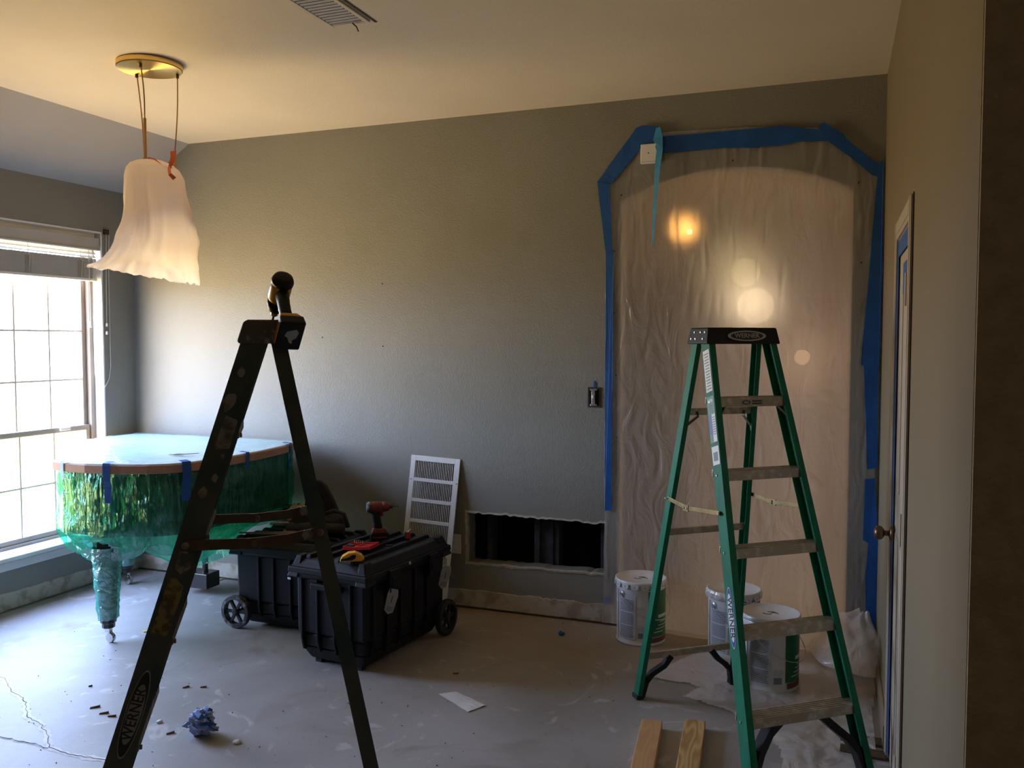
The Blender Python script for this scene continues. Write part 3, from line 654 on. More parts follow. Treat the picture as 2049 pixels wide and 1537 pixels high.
bm = NB(); prism(bm, loc2(shrink(PT, .045)), up, .635, .955); finish('case', bm, M['pianoblack'], piano, bevel=.008)
bm = NB(); prism(bm, loc2(shrink(PT, .035)), up, .955, .970); finish('lid', bm, M['pianoblack'], piano)
bm = NB(); prism(bm, loc2(shrink(PT, .045)), up, .620, .634)
finish('bottom_board', bm, M['stud'], piano)
def oct_leg(x, y, z0, z1, r0, r1):
    bm = NB(); lathe(bm, [(r0*.82, z0), (r0*.82, z0+.02), (r0*1.0, z0+.03), (r1*.92, z1-.14), (r1*1.12, z1-.12), (r1*1.12, z1)], 8, c=(x-PO.x, y-PO.y, 0))
    lg = finish('leg', bm, M['pianoblack'], piano)
    bm = NB(); cx_, cy_ = x-PO.x, y-PO.y
    box(bm, cx_-.016, cx_+.016, cy_-.012, cy_+.012, z0-.028, z0+.002); tube(bm, [(cx_, cy_, z0-.01), (cx_+.02, cy_, z0-.035), (cx_+.012, cy_, .03)], .009, 8)
    lathe(bm, [(.008, -.013), (.026, -.011), (.028, 0), (.026, .011), (.008, .013)], 18, mtx=mframe((cx_+.014, cy_, .028), (1, 0, 0), (0, 0, 1)))
    c_ = finish('caster', bm, M['steel'], piano); c_.parent = lg
    return lg
oct_leg(-3.805, 3.665, .085, .625, .042, .062)
oct_leg(-4.60, 4.60, .085, .625, .042, .062)
oct_leg(-3.36, 4.66, .085, .625, .042, .062)
bm = NB()
for dx in (-.05, .05): tube(bm, [(-3.99+dx-PO.x, 4.62-PO.y, .62), (-3.99+dx-PO.x, 4.62-PO.y, .12)], .020, 10)
box(bm, -4.10-PO.x, -3.88-PO.x, 4.56-PO.y, 4.69-PO.y, .045, .145); ly = finish('pedal_lyre', bm, M['pianoblack'], piano, bevel=.004)
for k in range(3):
    bm = NB(); bar(bm, [(-4.05+.06*k-PO.x, 4.68-PO.y, .06), (-4.05+.06*k-PO.x, 4.78-PO.y, .055)], [.02, .028], .008, (1, 0, 0)); q = finish('pedal', bm, M['brass'], piano); q.parent = ly
cover = thing('cover_board', 'flat padded board with brown cardboard edge and shiny film laid on the piano', 'board', (PO.x, PO.y, .971))
bm = NB(); prism(bm, loc2(PT), up, 0, .046); finish('cardboard_edge', bm, M['cardboard'], cover, bevel=.004)
bm = NB(); prism(bm, loc2(shrink(PT, .012)), up, .046, .052); finish('top_sheet', bm, M['paleboard'], cover)
# rumpled film over the top
def inside(x, y, poly):
    c = False; n = len(poly)
    for i in range(n):
        (x0, y0), (x1, y1) = poly[i-1], poly[i]
        if (y0 > y) != (y1 > y) and x < (x1-x0)*(y-y0)/(y1-y0)+x0: c = not c
    return c
PS = loc2(shrink(PT, .02))
bm = NB(); x0, x1, y0, y1 = -.78, .78, -.72, .64
gridmesh(bm, 130, 110, lambda u, v: (x0+(x1-x0)*u, y0+(y1-y0)*v, .056+.007*abs(nz(u*7, v*16, 2))+.006*abs(nz(u*20, v*30, 5))),
         keep=lambda u, v: inside(x0+(x1-x0)*u, y0+(y1-y0)*v, PS))
finish('top_film', bm, M['topfilm'], cover, smooth=True)
bm = NB(); 
a_, b_ = fp(338, 911, 1.03), fp(380, 911, 1.03)
prism(bm, [(0, 0), (.03, .045), (.09, .03), (.17, .055), (.12, .02), (.05, -.01)], lambda a, b, d: (a_.x-PO.x+a, a_.y-PO.y+b, .060+d+.06*a), 0, .003)
tag(finish('cardboard_scrap', bm, M['chip']), 'torn dark scrap lying on the film-covered piano top', 'scrap'); bpy.data.objects['cardboard_scrap'].location = (PO.x, PO.y, .971)
# film skirt around the case
wrap = thing('stretch_film', 'transparent teal stretch film wrapped around the piano and its legs', 'plastic film', (PO.x, PO.y, .6))
def resample(poly, n):
    P = [Vector(p) for p in poly]; P.append(P[0]); L_ = [0]
    for a, b in zip(P, P[1:]): L_.append(L_[-1]+(b-a).length)
    res = []
    for i in range(n):
        s = L_[-1]*i/n; j = max(k for k in range(len(L_)-1) if L_[k] <= s+1e-9); f_ = (s-L_[j])/max(L_[j+1]-L_[j], 1e-9); res.append(P[j].lerp(P[j+1], f_))
    return res
SK = resample(loc2(shrink(PT, .028)), 320)
def skirt(u, v):
    i = int(round(u*320)) % 320; p = SK[i]; c_ = Vector((0, -.02)); d = (p-c_).normalized()
    tail = math.exp(-((p.x-.12)**2+(p.y+.62)**2)/.09)     # around the tail leg
    b = .006*max(0, 1-5*abs(nz(p.x*5+v*2.2, p.y*5-v*1.5, 3)))+.005*max(0, 1-6*abs(nz(p.x*7-v*2.6, p.y*7+v, 11)))+.010*math.sin(v*3.1)+.008*nz(p.x*9, p.y*9, v*5)+.007*nz(p.x*30, p.y*30, v*4)+.005*nz(p.x*50+v*12, p.y*50, v*3)
    bot = -.005-.135*tail-.05*max(0, nz(p.x*4, p.y*4, 6))
    z = .368+(bot-.368)*v
    pull = .0 if v < .72 else (v-.72)/.28
    b += tail*.055*math.sin(min(1, v*1.15)*math.pi)*(v > .45)*(v-.45)*2
    q = p+d*(b+.004)-d*(.10*pull*tail)
    return Vector((q.x, q.y, z))
HC_ = Vector((-3.80-PO.x, 3.56-PO.y, -.035))
def hole_ok(q):
    d = q-HC_; return (d.x/.095)**2+(d.y/.14)**2+((d.z+.25*d.x)/.030)**2 > 1+.5*nz(q.x*30, q.y*30, q.z*30)
bm = NB()
def kp(u, v):
    return hole_ok(skirt(u, v))
gridmesh(bm, 320, 26, skirt, keep=kp); finish('film_skirt', bm, M['teal'], wrap, smooth=True)
# second, bunched layer at the tail
bm = NB()
def bunch(u, v):
    a = R(150)+R(240)*u; r_ = .30-.10*v+.012*nz(u*9, v*5)+.010*nz(u*30, v*12)
    c_ = Vector((.13, -.50)); x = c_.x+r_*math.cos(a)*.98; y = c_.y+r_*.62*math.sin(a); 
    return Vector((x, y, .045-.15*v-.03*math.sin(u*math.pi)+.012*nz(u*7, v*7, 2)))
gridmesh(bm, 70, 14, bunch, keep=lambda u, v: hole_ok(bunch(u, v))); finish('bunched_film', bm, M['tealthick'], wrap, smooth=True)
# leg wrap
def legwrap(x, y, z0, z1, r0, r1, seed):
    bm = NB()
    def f(u, v):
        a = 2*math.pi*u; r_ = r0+(r1-r0)*v+.006*nz(math.cos(a)*2, math.sin(a)*2, v*9+seed)+.006*nz(math.cos(a)*4, math.sin(a)*4, v*20+seed)
        return Vector((x-PO.x+r_*math.cos(a), y-PO.y+r_*math.sin(a), z0+(z1-z0)*v-.6+.012*nz(a, seed)*(1-v)))
    gridmesh(bm, 28, 36, f); finish('leg_wrap', bm, M['tealthick'], wrap, smooth=True)
legwrap(-3.805, 3.665, .135, .545, .054, .080, 1); legwrap(-4.60, 4.60, .14, .60, .055, .078, 5); legwrap(-3.36, 4.66, .20, .60, .055, .078, 9)
# film drooping under the long side
bm = NB()
DR = [Vector((-3.62, 3.66)), Vector((-3.42, 3.76)), Vector((-3.33, 3.95)), Vector((-3.31, 4.25)), Vector((-3.27, 4.6)), Vector((-3.25, 4.80))]
def droop(u, v):
    s = u*(len(DR)-1); i = min(int(s), len(DR)-2); p = DR[i].lerp(DR[i+1], s-i)
    sag = .22*math.exp(-((u-.42)/.26)**2)+.05
    inn = .10*v*(1-v)*4*.5+.30*v
    q = Vector((p.x-inn*.9, p.y+inn*.35))
    return Vector((q.x-PO.x, q.y-PO.y, .03-sag*math.sin(v*math.pi*.62)+.02*nz(u*8, v*5)+.008*nz(u*25, v*16)))
gridmesh(bm, 70, 24, droop); finish('hanging_film', bm, M['teal'], wrap, smooth=True)
bm = NB()
def droop2(u, v):
    a = Vector((-3.50-PO.x, 3.80-PO.y, .02)); b = Vector((-3.30-PO.x, 4.70-PO.y, .02)); c_ = Vector((-3.86-PO.x, 4.35-PO.y, -.02)); d = Vector((-3.95-PO.x, 4.60-PO.y, -.28))
    p = a.lerp(b, u).lerp(c_.lerp(d, u), v); p.z -= .14*math.sin(u*math.pi)*math.sin(v*math.pi)+.012*nz(u*9, v*9); return p
gridmesh(bm, 40, 30, droop2); finish('hanging_film', bm, M['teal'], wrap, smooth=True)
bm = NB()
def droop3(u, v):     # film skirt hanging by the lyre down to the pedals
    p = Vector((-4.12+.55*u-PO.x, 4.50-.02*math.sin(u*6)-PO.y, .02-.42*v*(1-.5*abs(u-.35)))); p.y += .02*nz(u*6, v*4); return p
gridmesh(bm, 30, 24, droop3); finish('hanging_film', bm, M['teal'], wrap, smooth=True)
# blue tape strips over the cardboard edge
def edge_tape(px, ztop, zbot, label, wd=.042, mt='blue'):
    # closest outline position seen at this column
    d = ray(px, 930); best = None
    n = 600; OL = resample(PT, n)
    for p in OL:
        v = Vector((p.x, p.y)); a = math.atan2(v.x, v.y); t_ = abs(a-math.atan2(d.x, d.y))
        if t_ < .004 and (best is None or v.length < best.length): best = v
    cvec = best; i = min(range(n), key=lambda k: (OL[k]-cvec).length)
    tan = (OL[(i+4) % n]-OL[i-4]).normalized(); nrm = Vector((tan.y, -tan.x))
    o3 = Vector((cvec.x, cvec.y, 0)); T = Vector((tan.x, tan.y, 0)); N = Vector((nrm.x, nrm.y, 0))
    bm = NB(); prof = [(-.04, .0570+.972-.9715), (.0045, .0555), (.0055, -.002), (.006, -.06)] 
    prof = [(-.05, 1.034), (.002, 1.030), (.006, 1.018), (.006, .97), (.004, .93)]
    z = .90
    while z > zbot: prof.append((.004-.012+.010*nz(z*9, px), z)); z -= .03
    rows = []
    for d_, z_ in prof:
        if z_ > ztop: continue
        k_ = .004*nz(z_*11, px*.1); rows.append([bm.verts.new(o3+T*(s*wd/2+k_)+N*(d_+h)+Vector((0, 0, z_))) for s, h in ((-1, 0), (1, 0), (1, .0012), (-1, .0012))])
    for a, b in zip(rows, rows[1:]):
        for k in range(4): bm.faces.new((a[k], a[(k+1) % 4], b[(k+1) % 4], b[k]))
    bm.faces.new(rows[0]); bm.faces.new(rows[-1][::-1])
    o = finish('tape_strip', bm, M[mt]); tag(o, label, 'tape', 'tape strips on the piano cover')
edge_tape(207, 1.04, .80, 'blue tape strip down the rounded front of the piano film')
edge_tape(380, 1.04, .80, 'blue tape strip on the piano edge just left of the old ladder rail', .05)
edge_tape(118, 1.04, .93, 'short blue tape strip at the window end of the piano edge', .03, 'blue_lit')
edge_tape(501, 1.04, .90, 'blue tape strip on the piano edge between the old ladder rails', .03)
edge_tape(588, 1.04, .86, 'blue tape strip at the far right corner of the piano cover', .035)
bm = NB(); 
gridmesh(bm, 10, 16, lambda u, v: Vector((-4.085+.055*u*(1-.4*v)+.01*nz(v*5, u), 3.60+.01*nz(u*4, v*6), .955-.13*v)))
tag(finish('film_scrap', bm, M['tealthick'], smooth=True), 'torn teal film scrap hanging from the piano edge by the window', 'film scrap')

# ================================================================ TOOL CHESTS
def chest(label, loc, rz, seed=0, W_=.47, L_=.70, kz=1.0):
    """long axis = local y (length L), width = local x (W); wheels at +y end, latch side = +x"""
    t = thing('tool_chest', label, 'tool chest', loc, rz, 'rolling tool chests')
    t.scale = (1, 1, kz); hw, hl = W_/2-.035, L_/2-.03
    bm = NB()
    def ring(z, i): return [(-hw+i, -hl+i, z), (hw-i, -hl+i, z), (hw-i, hl-i, z), (-hw+i, hl-i, z)]
    hexa(bm, ring(.02, .05), ring(.09, .012)); hexa(bm, ring(.09, .012), ring(.16, .010)); hexa(bm, ring(.16, .002), ring(.44, 0))
    finish('body', bm, M['chest'], t, bevel=.012)
    # ribs
    def rib(x, y, nx, ny, z0=.075, z1=.435):
        bm = NB(); tx, ty = -ny, nx; w_ = .009; d_ = .014
        q = lambda s, o, z: (x+tx*s+nx*o, y+ty*s+ny*o, z)
        hexa(bm, [q(-w_, -.03, z0), q(w_, -.03, z0), q(w_*.7, d_-.018, z0), q(-w_*.7, d_-.018, z0)], [q(-w_, -.03, .13), q(w_, -.03, .13), q(w_*.7, d_-.004, .13), q(-w_*.7, d_-.004, .13)])
        hexa(bm, [q(-w_, -.02, .13), q(w_, -.02, .13), q(w_*.7, d_-.002, .13), q(-w_*.7, d_-.002, .13)], [q(-w_, -.02, z1), q(w_, -.02, z1), q(w_*.7, d_, z1), q(-w_*.7, d_, z1)])
        finish('rib', bm, M['chest'], t, bevel=.003)
    for s in (-.82, -.35, .15, .62):
        rib(hw*s, -hl, 0, -1); rib(-hw*s, hl, 0, 1)
    for s in (-.82, -.5, -.18, .18, .5):
        rib(hw, hl*s, 1, 0); rib(-hw, hl*s, -1, 0)
    # lid
    bm = NB(); w2, l2 = W_/2, L_/2
    def lr(z, i): return [(-w2+i, -l2+i, z), (w2-i, -l2+i, z), (w2-i, l2-i, z), (-w2+i, l2-i, z)]
    hexa(bm, lr(.435, .016), lr(.462, .004)); hexa(bm, lr(.462, 0), lr(.492, .002)); hexa(bm, lr(.492, .010), lr(.530, .045))
    lid = finish('lid', bm, M['chest'], t, bevel=.006)
    bm = NB(); 
    for s in (-.66, -.30, .08, .46):
        x = w2*s; 
        hexa(bm, [(x-.012, -l2+.012, .49), (x+.026, -l2+.012, .49), (x+.026, l2-.012, .49), (x-.012, l2-.012, .49)], [(x-.006, -l2+.065, .548), (x+.020, -l2+.065, .548), (x+.020, l2-.065, .548), (x-.006, l2-.065, .548)])
    r_ = finish('lid_ribs', bm, M['chest'], t, bevel=.004); r_.parent = lid
    # corner bumpers
    for sx in (-1, 1):
        for sy in (-1, 1):
            bm = NB(); hexa(bm, [(sx*(w2-.07), sy*(l2-.09), .44), (sx*(w2+.004), sy*(l2-.09), .44), (sx*(w2+.004), sy*(l2+.004), .44), (sx*(w2-.07), sy*(l2+.004), .44)], [(sx*(w2-.07), sy*(l2-.09), .545), (sx*(w2-.035), sy*(l2-.09), .545), (sx*(w2-.035), sy*(l2-.035), .545), (sx*(w2-.07), sy*(l2-.035), .545)])
            c_ = finish('corner_bumper', bm, M['chest'], t, bevel=.006); c_.parent = lid
    # latches on +x side
    for y in (-.17, .20):
        bm = NB(); box(bm, w2-.012, w2+.016, y-.045, y+.045, .375, .485); box(bm, w2+.010, w2+.022, y-.032, y+.032, .39, .45); finish('latch', bm, M['chest'], t, bevel=.005)
    bm = NB(); lathe(bm, [(.009, 0), (.007, .004)], 14, mtx=mframe((w2, -.02, .480), (0, 1, 0), (0, 0, 1))); finish('key_lock', bm, M['steel'], t)
    # tags on wire
    for y, a in ((-.20, .16), (L_/2-.085, .2)):
        bm = NB(); tube(bm, [(w2+.006, y-.012, .40), (w2+.012, y-.012, .428), (w2+.014, y, .436), (w2+.012, y+.012, .428), (w2+.008, y+.012, .385)], .0022, 6); g_ = finish('tag_wire', bm, M['steel'], t)
        bm = NB(); mt = Matrix.Translation((w2+.026, y, .395)) @ Matrix.Rotation(R(-52), 4, 'Z') @ Matrix.Rotation(R(-14), 4, 'X')
        prism(bm, [(-.022, 0), (.022, 0), (.028, -.03), (.020, -.115), (-.004, -.128), (-.026, -.110), (-.028, -.03)], lambda p, q, d: mt @ Vector((d, p, q)), 0, .002); g2 = finish('tag', bm, M['tag'], t)
        bm = NB(); box(bm, .002, .0028, -.002, .002, -.07, -.035, mtx=mt)
        for k in range(3): box(bm, .002, .0026, -.018, .016, -.092-.008*k, -.090-.008*k, mtx=mt)
        g3 = finish('tag_print', bm, M['ink'], t); g3.parent = g2
    # handle at -y end under the lid
    bm = NB(); box(bm, -.10, .10, -l2-.006, -l2+.02, .395, .425); finish('grip_handle', bm, M['chest'], t, bevel=.006)
    # clip
    bm = NB(); box(bm, -w2+.004, -w2+.024, -l2-.004, -l2+.006, .425, .436); finish('steel_pin', bm, M['steel'], t, bevel=.001)
    # wheels at +y end
    for s in (-1, 1):
        mt = mframe((s*(hw+.004), hl-.01, .098), (0, s, 0), (0, 0, 1))
        bm = NB(); lathe(bm, [(.074, .0), (.094, .002), (.098, .010), (.098, .032), (.094, .038), (.074, .040), (.074, 0)], 36, mtx=mt, close=False); wh = finish('wheel', bm, M['dust' if seed else 'rubber'], t, smooth=False)
        bm = NB(); lathe(bm, [(.020, .004), (.020, .036), (.012, .040)], 16, mtx=mt)
        for k in range(6):
            a = k*math.pi/3; rm = mt @ Matrix.Rotation(a, 4, 'Z'); box(bm, .015, .076, -.008, .008, .014, .028, mtx=rm)
        box_ = finish('spokes', bm, M['rubber'], t); box_.parent = wh
    bm = NB(); tube(bm, [(-hw-.02, hl-.01, .098), (hw+.02, hl-.01, .098)], .008, 8); finish('axle', bm, M['zinc'], t)
    for s in (-1, 1):
        bm = NB(); box(bm, s*(hw-.09)-.02, s*(hw-.09)+.02, -hl+.06, -hl+.10, 0, .03); finish('foot', bm, M['rubber'], t)
    return t
CH1 = (-2.365, 4.115, 0); chest('nearer black ribbed tool chest with red bit case and drill on its lid', CH1, R(-7.1), 0, .51, .80, 1.055)
CH2 = (-2.98, 4.34, 0); chest('farther black tool chest behind the old ladder, heaped with tools', CH2, R(90+0), 1)

# ================================================================ HAND TOOLS
def driver(label, mtx, body, accent, name='cordless_drill', face=False):
    t = thing(name, label, 'drill', mtx=mtx)
    bm = NB(); hexa(bm, [(-.045, -.036, 0), (.060, -.036, 0), (.060, .036, 0), (-.045, .036, 0)], [(-.043, -.034, .036), (.058, -.034, .036), (.058, .034, .036), (-.043, .034, .036)]); bt = finish('battery', bm, M['blackpl'], t, bevel=.006)
    bm = NB(); box(bm, -.030, .045, -.037, .037, .010, .018); q = finish('battery_band', bm, accent, t); q.parent = bt
    if face:
        bm = NB(); prism(bm, [(-.02, -.012), (-.008, -.02), (.012, -.016), (.020, -.006), (.034, -.008), (.028, .002), (.012, .008), (.004, .018), (-.012, .014)], lambda a, b, d: (a, b, d), -.0012, .0002); q = finish('worn_label', bm, M['silver'], t); q.parent = bt
    bm = NB(); hexa(bm, [(-.040, -.033, .036), (.056, -.033, .036), (.056, .033, .036), (-.040, .033, .036)], [(-.030, -.024, .062), (.040, -.024, .062), (.040, .024, .062), (-.030, .024, .062)]); finish('foot', bm, accent, t, bevel=.006)
    bm = NB(); pts = [(.000, 0, .055), (-.002, 0, .085), (-.008, 0, .12), (-.014, 0, .155)]; tube(bm, pts, .02, 14, rad=[.023, .020, .020, .023])
    bmesh.ops.scale(bm, vec=(1.15, .85, 1), verts=bm.verts); finish('handle', bm, M['blackpl'], t, smooth=True)
    bm = NB(); hexa(bm, [(.012, -.007, .125), (.030, -.007, .130), (.030, .007, .130), (.012, .007, .125)], [(.010, -.007, .155), (.024, -.007, .155), (.024, .007, .155), (.010, .007, .155)]); finish('trigger', bm, body, t, bevel=.003)
    mt = mframe((-.062, 0, .180), (0, 1, 0), (0, 0, 1)); 
    bm = NB(); lathe(bm, [(.012, 0), (.024, .004), (.030, .014), (.031, .040), (.031, .075), (.028, .085)], 20, mtx=mt); finish('motor_housing', bm, body, t, smooth=True)
    bm = NB(); lathe(bm, [(.018, -.004), (.027, -.001), (.0325, .012), (.0325, .022)], 20, mtx=mt); finish('rear_cap', bm, M['blackpl'] if face else M['dust'], t, smooth=True)
    bm = NB(); lathe(bm, [(.029, .084), (.028, .105), (.022, .122), (.014, .128)], 20, mtx=mt); finish('gear_nose', bm, M['blackpl'] if face else body, t, smooth=True)
    bm = NB(); lathe(bm, [(.011, .126), (.011, .142), (.008, .146)], 14, mtx=mt); finish('chuck', bm, M['steel'] if face else M['ink'], t, smooth=True)
    bm = NB(); lathe(bm, [(.0034, .145), (.0034, .176)], 6, mtx=mt); finish('bit', bm, M['ink'], t)
    return t
def on_lid(px, py, zl=.579): q = fp(px, py, zl); return q
q = on_lid(757, 1078)
driver('dusty red cordless drill standing upright on the nearer chest lid', Matrix.Translation(q) @ Matrix.Rotation(YAW+R(12), 4, 'Z'), M['darkred'], M['darkred'])
# red bit case
def bitcase():
    q = on_lid(722, 1098); t = thing('bit_case', 'open red plastic bit case on the nearer chest lid', 'bit case', (q.x, q.y, .579), YAW-R(18))
    bm = NB(); box(bm, -.08, .0, -.055, .055, 0, .006)
    for b in ((-.08, -.075, -.055, .055), (-.005, 0, -.055, .055), (-.075, -.005, -.055, -.050), (-.075, -.005, .050, .055)): box(bm, *b, .006, .020)
    finish('tray', bm, M['red'], t, bevel=.002)
    mt = Matrix.Translation((0, 0, .004)) @ Matrix.Rotation(R(-6), 4, 'Y')
    bm = NB(); box(bm, .002, .085, -.055, .055, 0, .005, mtx=mt)
    for b in ((.002, .007, -.055, .055), (.080, .085, -.055, .055), (.007, .080, -.055, -.050), (.007, .080, .050, .055)): box(bm, *b, .005, .018, mtx=mt)
    for k in range(4): box(bm, .012, .075, -.035+.02*k, -.030+.02*k, .005, .014, mtx=mt)
    finish('lid', bm, M['red'], t, bevel=.002)
    for k in range(5):
        bm = NB(); tube(bm, [(-.055+.012*k, .035, .012), (-.055+.012*k, .037, .036)], .0024, 6); finish('driver_bit', bm, M['steel'], t)
    bm = NB(); box(bm, -.07, -.028, -.035, -.012, .012, .026); finish('bit_holder', bm, M['ink'], t, bevel=.002)
bitcase()
q = on_lid(838, 1092)
bm = NB(); tube(bm, [(0, 0, 0), (.030, .004, 0)], .0032, 6); tube(bm, [(.030, .004, 0), (.036, .005, 0)], .005, 6); q2 = on_lid(772, 1092); o = finish('loose_driver_bit', bm, M['ink'], loc=(q2.x, q2.y, .5825)); tag(o, 'small dark driver bit lying right of the red bit case', 'driver bit')
# yellow/black tape measure like tool
def tapem():
    q = on_lid(705, 1122); t = thing('tape_measure', 'rounded yellow and black hand tool at the near edge of the chest lid', 'hand tool', (q.x, q.y, .579), YAW+R(8))
    bm = NB(); prof = [(-.055, .0), (.050, .0), (.062, .010), (.045, .032), (.015, .046), (-.020, .044), (-.050, .026), (-.060, .010)]
    prism(bm, prof, lambda a, b, d: (a, d, b), -.026, .026); finish('shell', bm, M['yellow'], t, bevel=.010, seg=3)
    bm = NB(); prism(bm, [(-.056, .006), (.0, .008), (.016, .016), (.020, .034), (.004, .036), (-.020, .022), (-.056, .016)], lambda a, b, d: (a, d, b), -.0285, .0285); finish('grip', bm, M['blackpl'], t, bevel=.002)
    bm = NB(); prism(bm, [(-.062, .000), (-.010, .0), (-.010, .004), (-.062, .006)], lambda a, b, d: (a, d, b), -.027, .027); finish('base_strip', bm, M['tan'], t)
tapem()
def knife():
    q = on_lid(815, 1078); t = thing('utility_knife', 'red and black utility knife with white tip right of the drill', 'knife', (q.x, q.y, .579), YAW+R(10))
    bm = NB(); hexa(bm, [(-.014, -.03, 0), (.014, -.03, 0), (.010, .09, 0), (-.014, .09, 0)], [(-.010, -.026, .040), (.012, -.028, .036), (.008, .08, .022), (-.012, .08, .022)]); finish('handle', bm, M['blackpl'], t, bevel=.004)
    bm = NB(); hexa(bm, [(-.008, -.034, .006), (.016, -.034, .006), (.016, -.022, .004), (-.006, -.022, .004)], [(-.004, -.032, .046), (.017, -.032, .040), (.017, -.022, .042), (-.004, -.022, .046)]); finish('red_slider', bm, M['red'], t, bevel=.003)
    bm = NB(); bar(bm, [(.000, -.030, .044), (.018, -.028, .062)], .008, .002, (0, 1, 0)); finish('white_tip', bm, M['white'], t)
knife()
# things on the farther chest
LZ2 = .549
def glove():
    q = fp(595, 1040, LZ2); t = thing('work_gloves', 'crumpled tan leather work gloves on the farther tool chest', 'gloves', (q.x, q.y+.02, LZ2))
    for gx, gz, rx in ((-.02, .03, 0), (.06, .05, .6)):
        bm = NB()
        gridmesh(bm, 22, 12, lambda u, v: Vector((gx+(.065+.014*nz(u*7, v*4, gx*50))*math.cos(2*math.pi*u)*math.sin(math.pi*v), .045*math.sin(2*math.pi*u)*math.sin(math.pi*v), gz+.012-(.048+.022*nz(u*6, v*6, gx*90+2))*math.cos(math.pi*v)))); finish('palm', bm, M['tan'], t, smooth=True)
        for k in range(4):
            a = -.9+.5*k+rx; x = gx-.03+.02*k
            bm = NB(); tube(bm, [(x, -.03, gz+.02), (x-.025*math.sin(a)-.01, -.055, gz+.02+.02*math.cos(a)), (x-.045*math.sin(a)-.02, -.060, gz+.008+.03*math.cos(a)), (x-.05*math.sin(a)-.03, -.05, gz-.012+.02*math.cos(a))], .010, 8, rad=[.012, .012, .011, .008]); finish('finger', bm, M['tan'], t, smooth=True)
glove()
def pliers():
    q = fp(600, 1050, LZ2); t = thing('pliers', 'pliers with faded red grips lying in front of the gloves', 'pliers', (q.x-.01, q.y-.06, LZ2+.0), YAW)
    bm = NB(); tube(bm, [(-.03, .01, .035), (.01, .008, .050), (.035, .0, .052)], .011, 8, rad=[.011, .014, .009]); finish('grip', bm, M['pink'], t, smooth=True)
    bm = NB(); tube(bm, [(-.03, -.02, .016), (.02, -.02, .018), (.05, -.01, .02)], .010, 8); finish('grip', bm, M['pink'], t, smooth=True)
    bm = NB(); box(bm, -.10, -.02, -.014, .014, .010, .030); box(bm, -.14, -.10, -.010, .010, .012, .026); finish('jaws', bm, M['zinc'], t, bevel=.004)
pliers()
def toolbag():
    q = fp(668, 1050, LZ2); t = thing('tool_bag', 'open black fabric tool bag with a tall rounded back flap against the wall', 'tool bag', (-2.98, 4.47, LZ2))
    bm = NB(); hexa(bm, [(-.14, -.07, 0), (.20, -.07, 0), (.20, .08, 0), (-.14, .08, 0)], [(-.12, -.06, .10), (.19, -.05, .075), (.19, .07, .08), (-.12, .08, .12)]); finish('pouch', bm, M['fabric'], t, bevel=.02, seg=3)
    pts = [(-.11, 0), (.15, 0), (.135, .10), (.09, .19), (.045, .255), (.0, .285), (-.05, .28), (-.09, .22), (-.11, .10)]
    bm = NB(); prism(bm, pts, lambda a, b, d: (a, d+.05, b), 0, .03); fl = finish('back_flap', bm, M['fabric'], t, bevel=.010)
    bm = NB(); prism(bm, [(x*.55-.02, z*.62+.05) for x, z in pts], lambda a, b, d: (a, d+.035, b), 0, .016); q_ = finish('flap_pocket', bm, M['fabric2'], t, bevel=.005); q_.parent = fl
    bm = NB(); tube(bm, [(.10, -.02, .10), (.16, -.02, .12), (.22, -.01, .10), (.24, 0, .02)], .012, 8); finish('strap', bm, M['fabric2'], t, smooth=True)
M['fabric2'] = mat('dark_grey_webbing', (.035, .034, .034), .8, bump=.4, bs=120)
toolbag()
def roll(name, label, cat, x, y, z, L_, r_, a, m_):
    bm = NB(); dx, dy = math.cos(a)*L_/2, math.sin(a)*L_/2
    pts = [(-dx+2*dx*k/14, -dy+2*dy*k/14, r_+.004*nz(k*.7)) for k in range(15)]
    tube(bm, pts, r_, 16, rad=[r_*(.8+.2*math.sin(math.pi*min(1, (k+.6)/3)) if k < 3 else (1+.06*nz(k*.9, 3))) for k in range(15)]); o = finish(name, bm, m_, loc=(x, y, z), smooth=True); return tag(o, label, cat)
roll('cloth_roll', 'black cloth tool roll on the farther chest behind the drill', 'tool roll', -2.86, 4.30, LZ2, .34, .035, .25, M['fabric'])
def nailgun():
    t = thing('hand_saw', 'dark brown handled saw lying flat near the left edge of the farther chest', 'saw', (-3.13, 4.20, LZ2), R(20))
    bm = NB(); prism(bm, [(-.16, -.02), (.10, -.045), (.10, .035), (-.16, .01)], lambda a, b, d: (a, b, d), .012, .014); finish('blade', bm, M['brown_metal'], t)
    bm = NB(); prism(bm, [(.08, -.05), (.16, -.055), (.19, -.02), (.17, .04), (.09, .04), (.11, .0)], lambda a, b, d: (a, b, d), .0, .028); finish('handle', bm, M['chip'], t, bevel=.008)
nailgun()

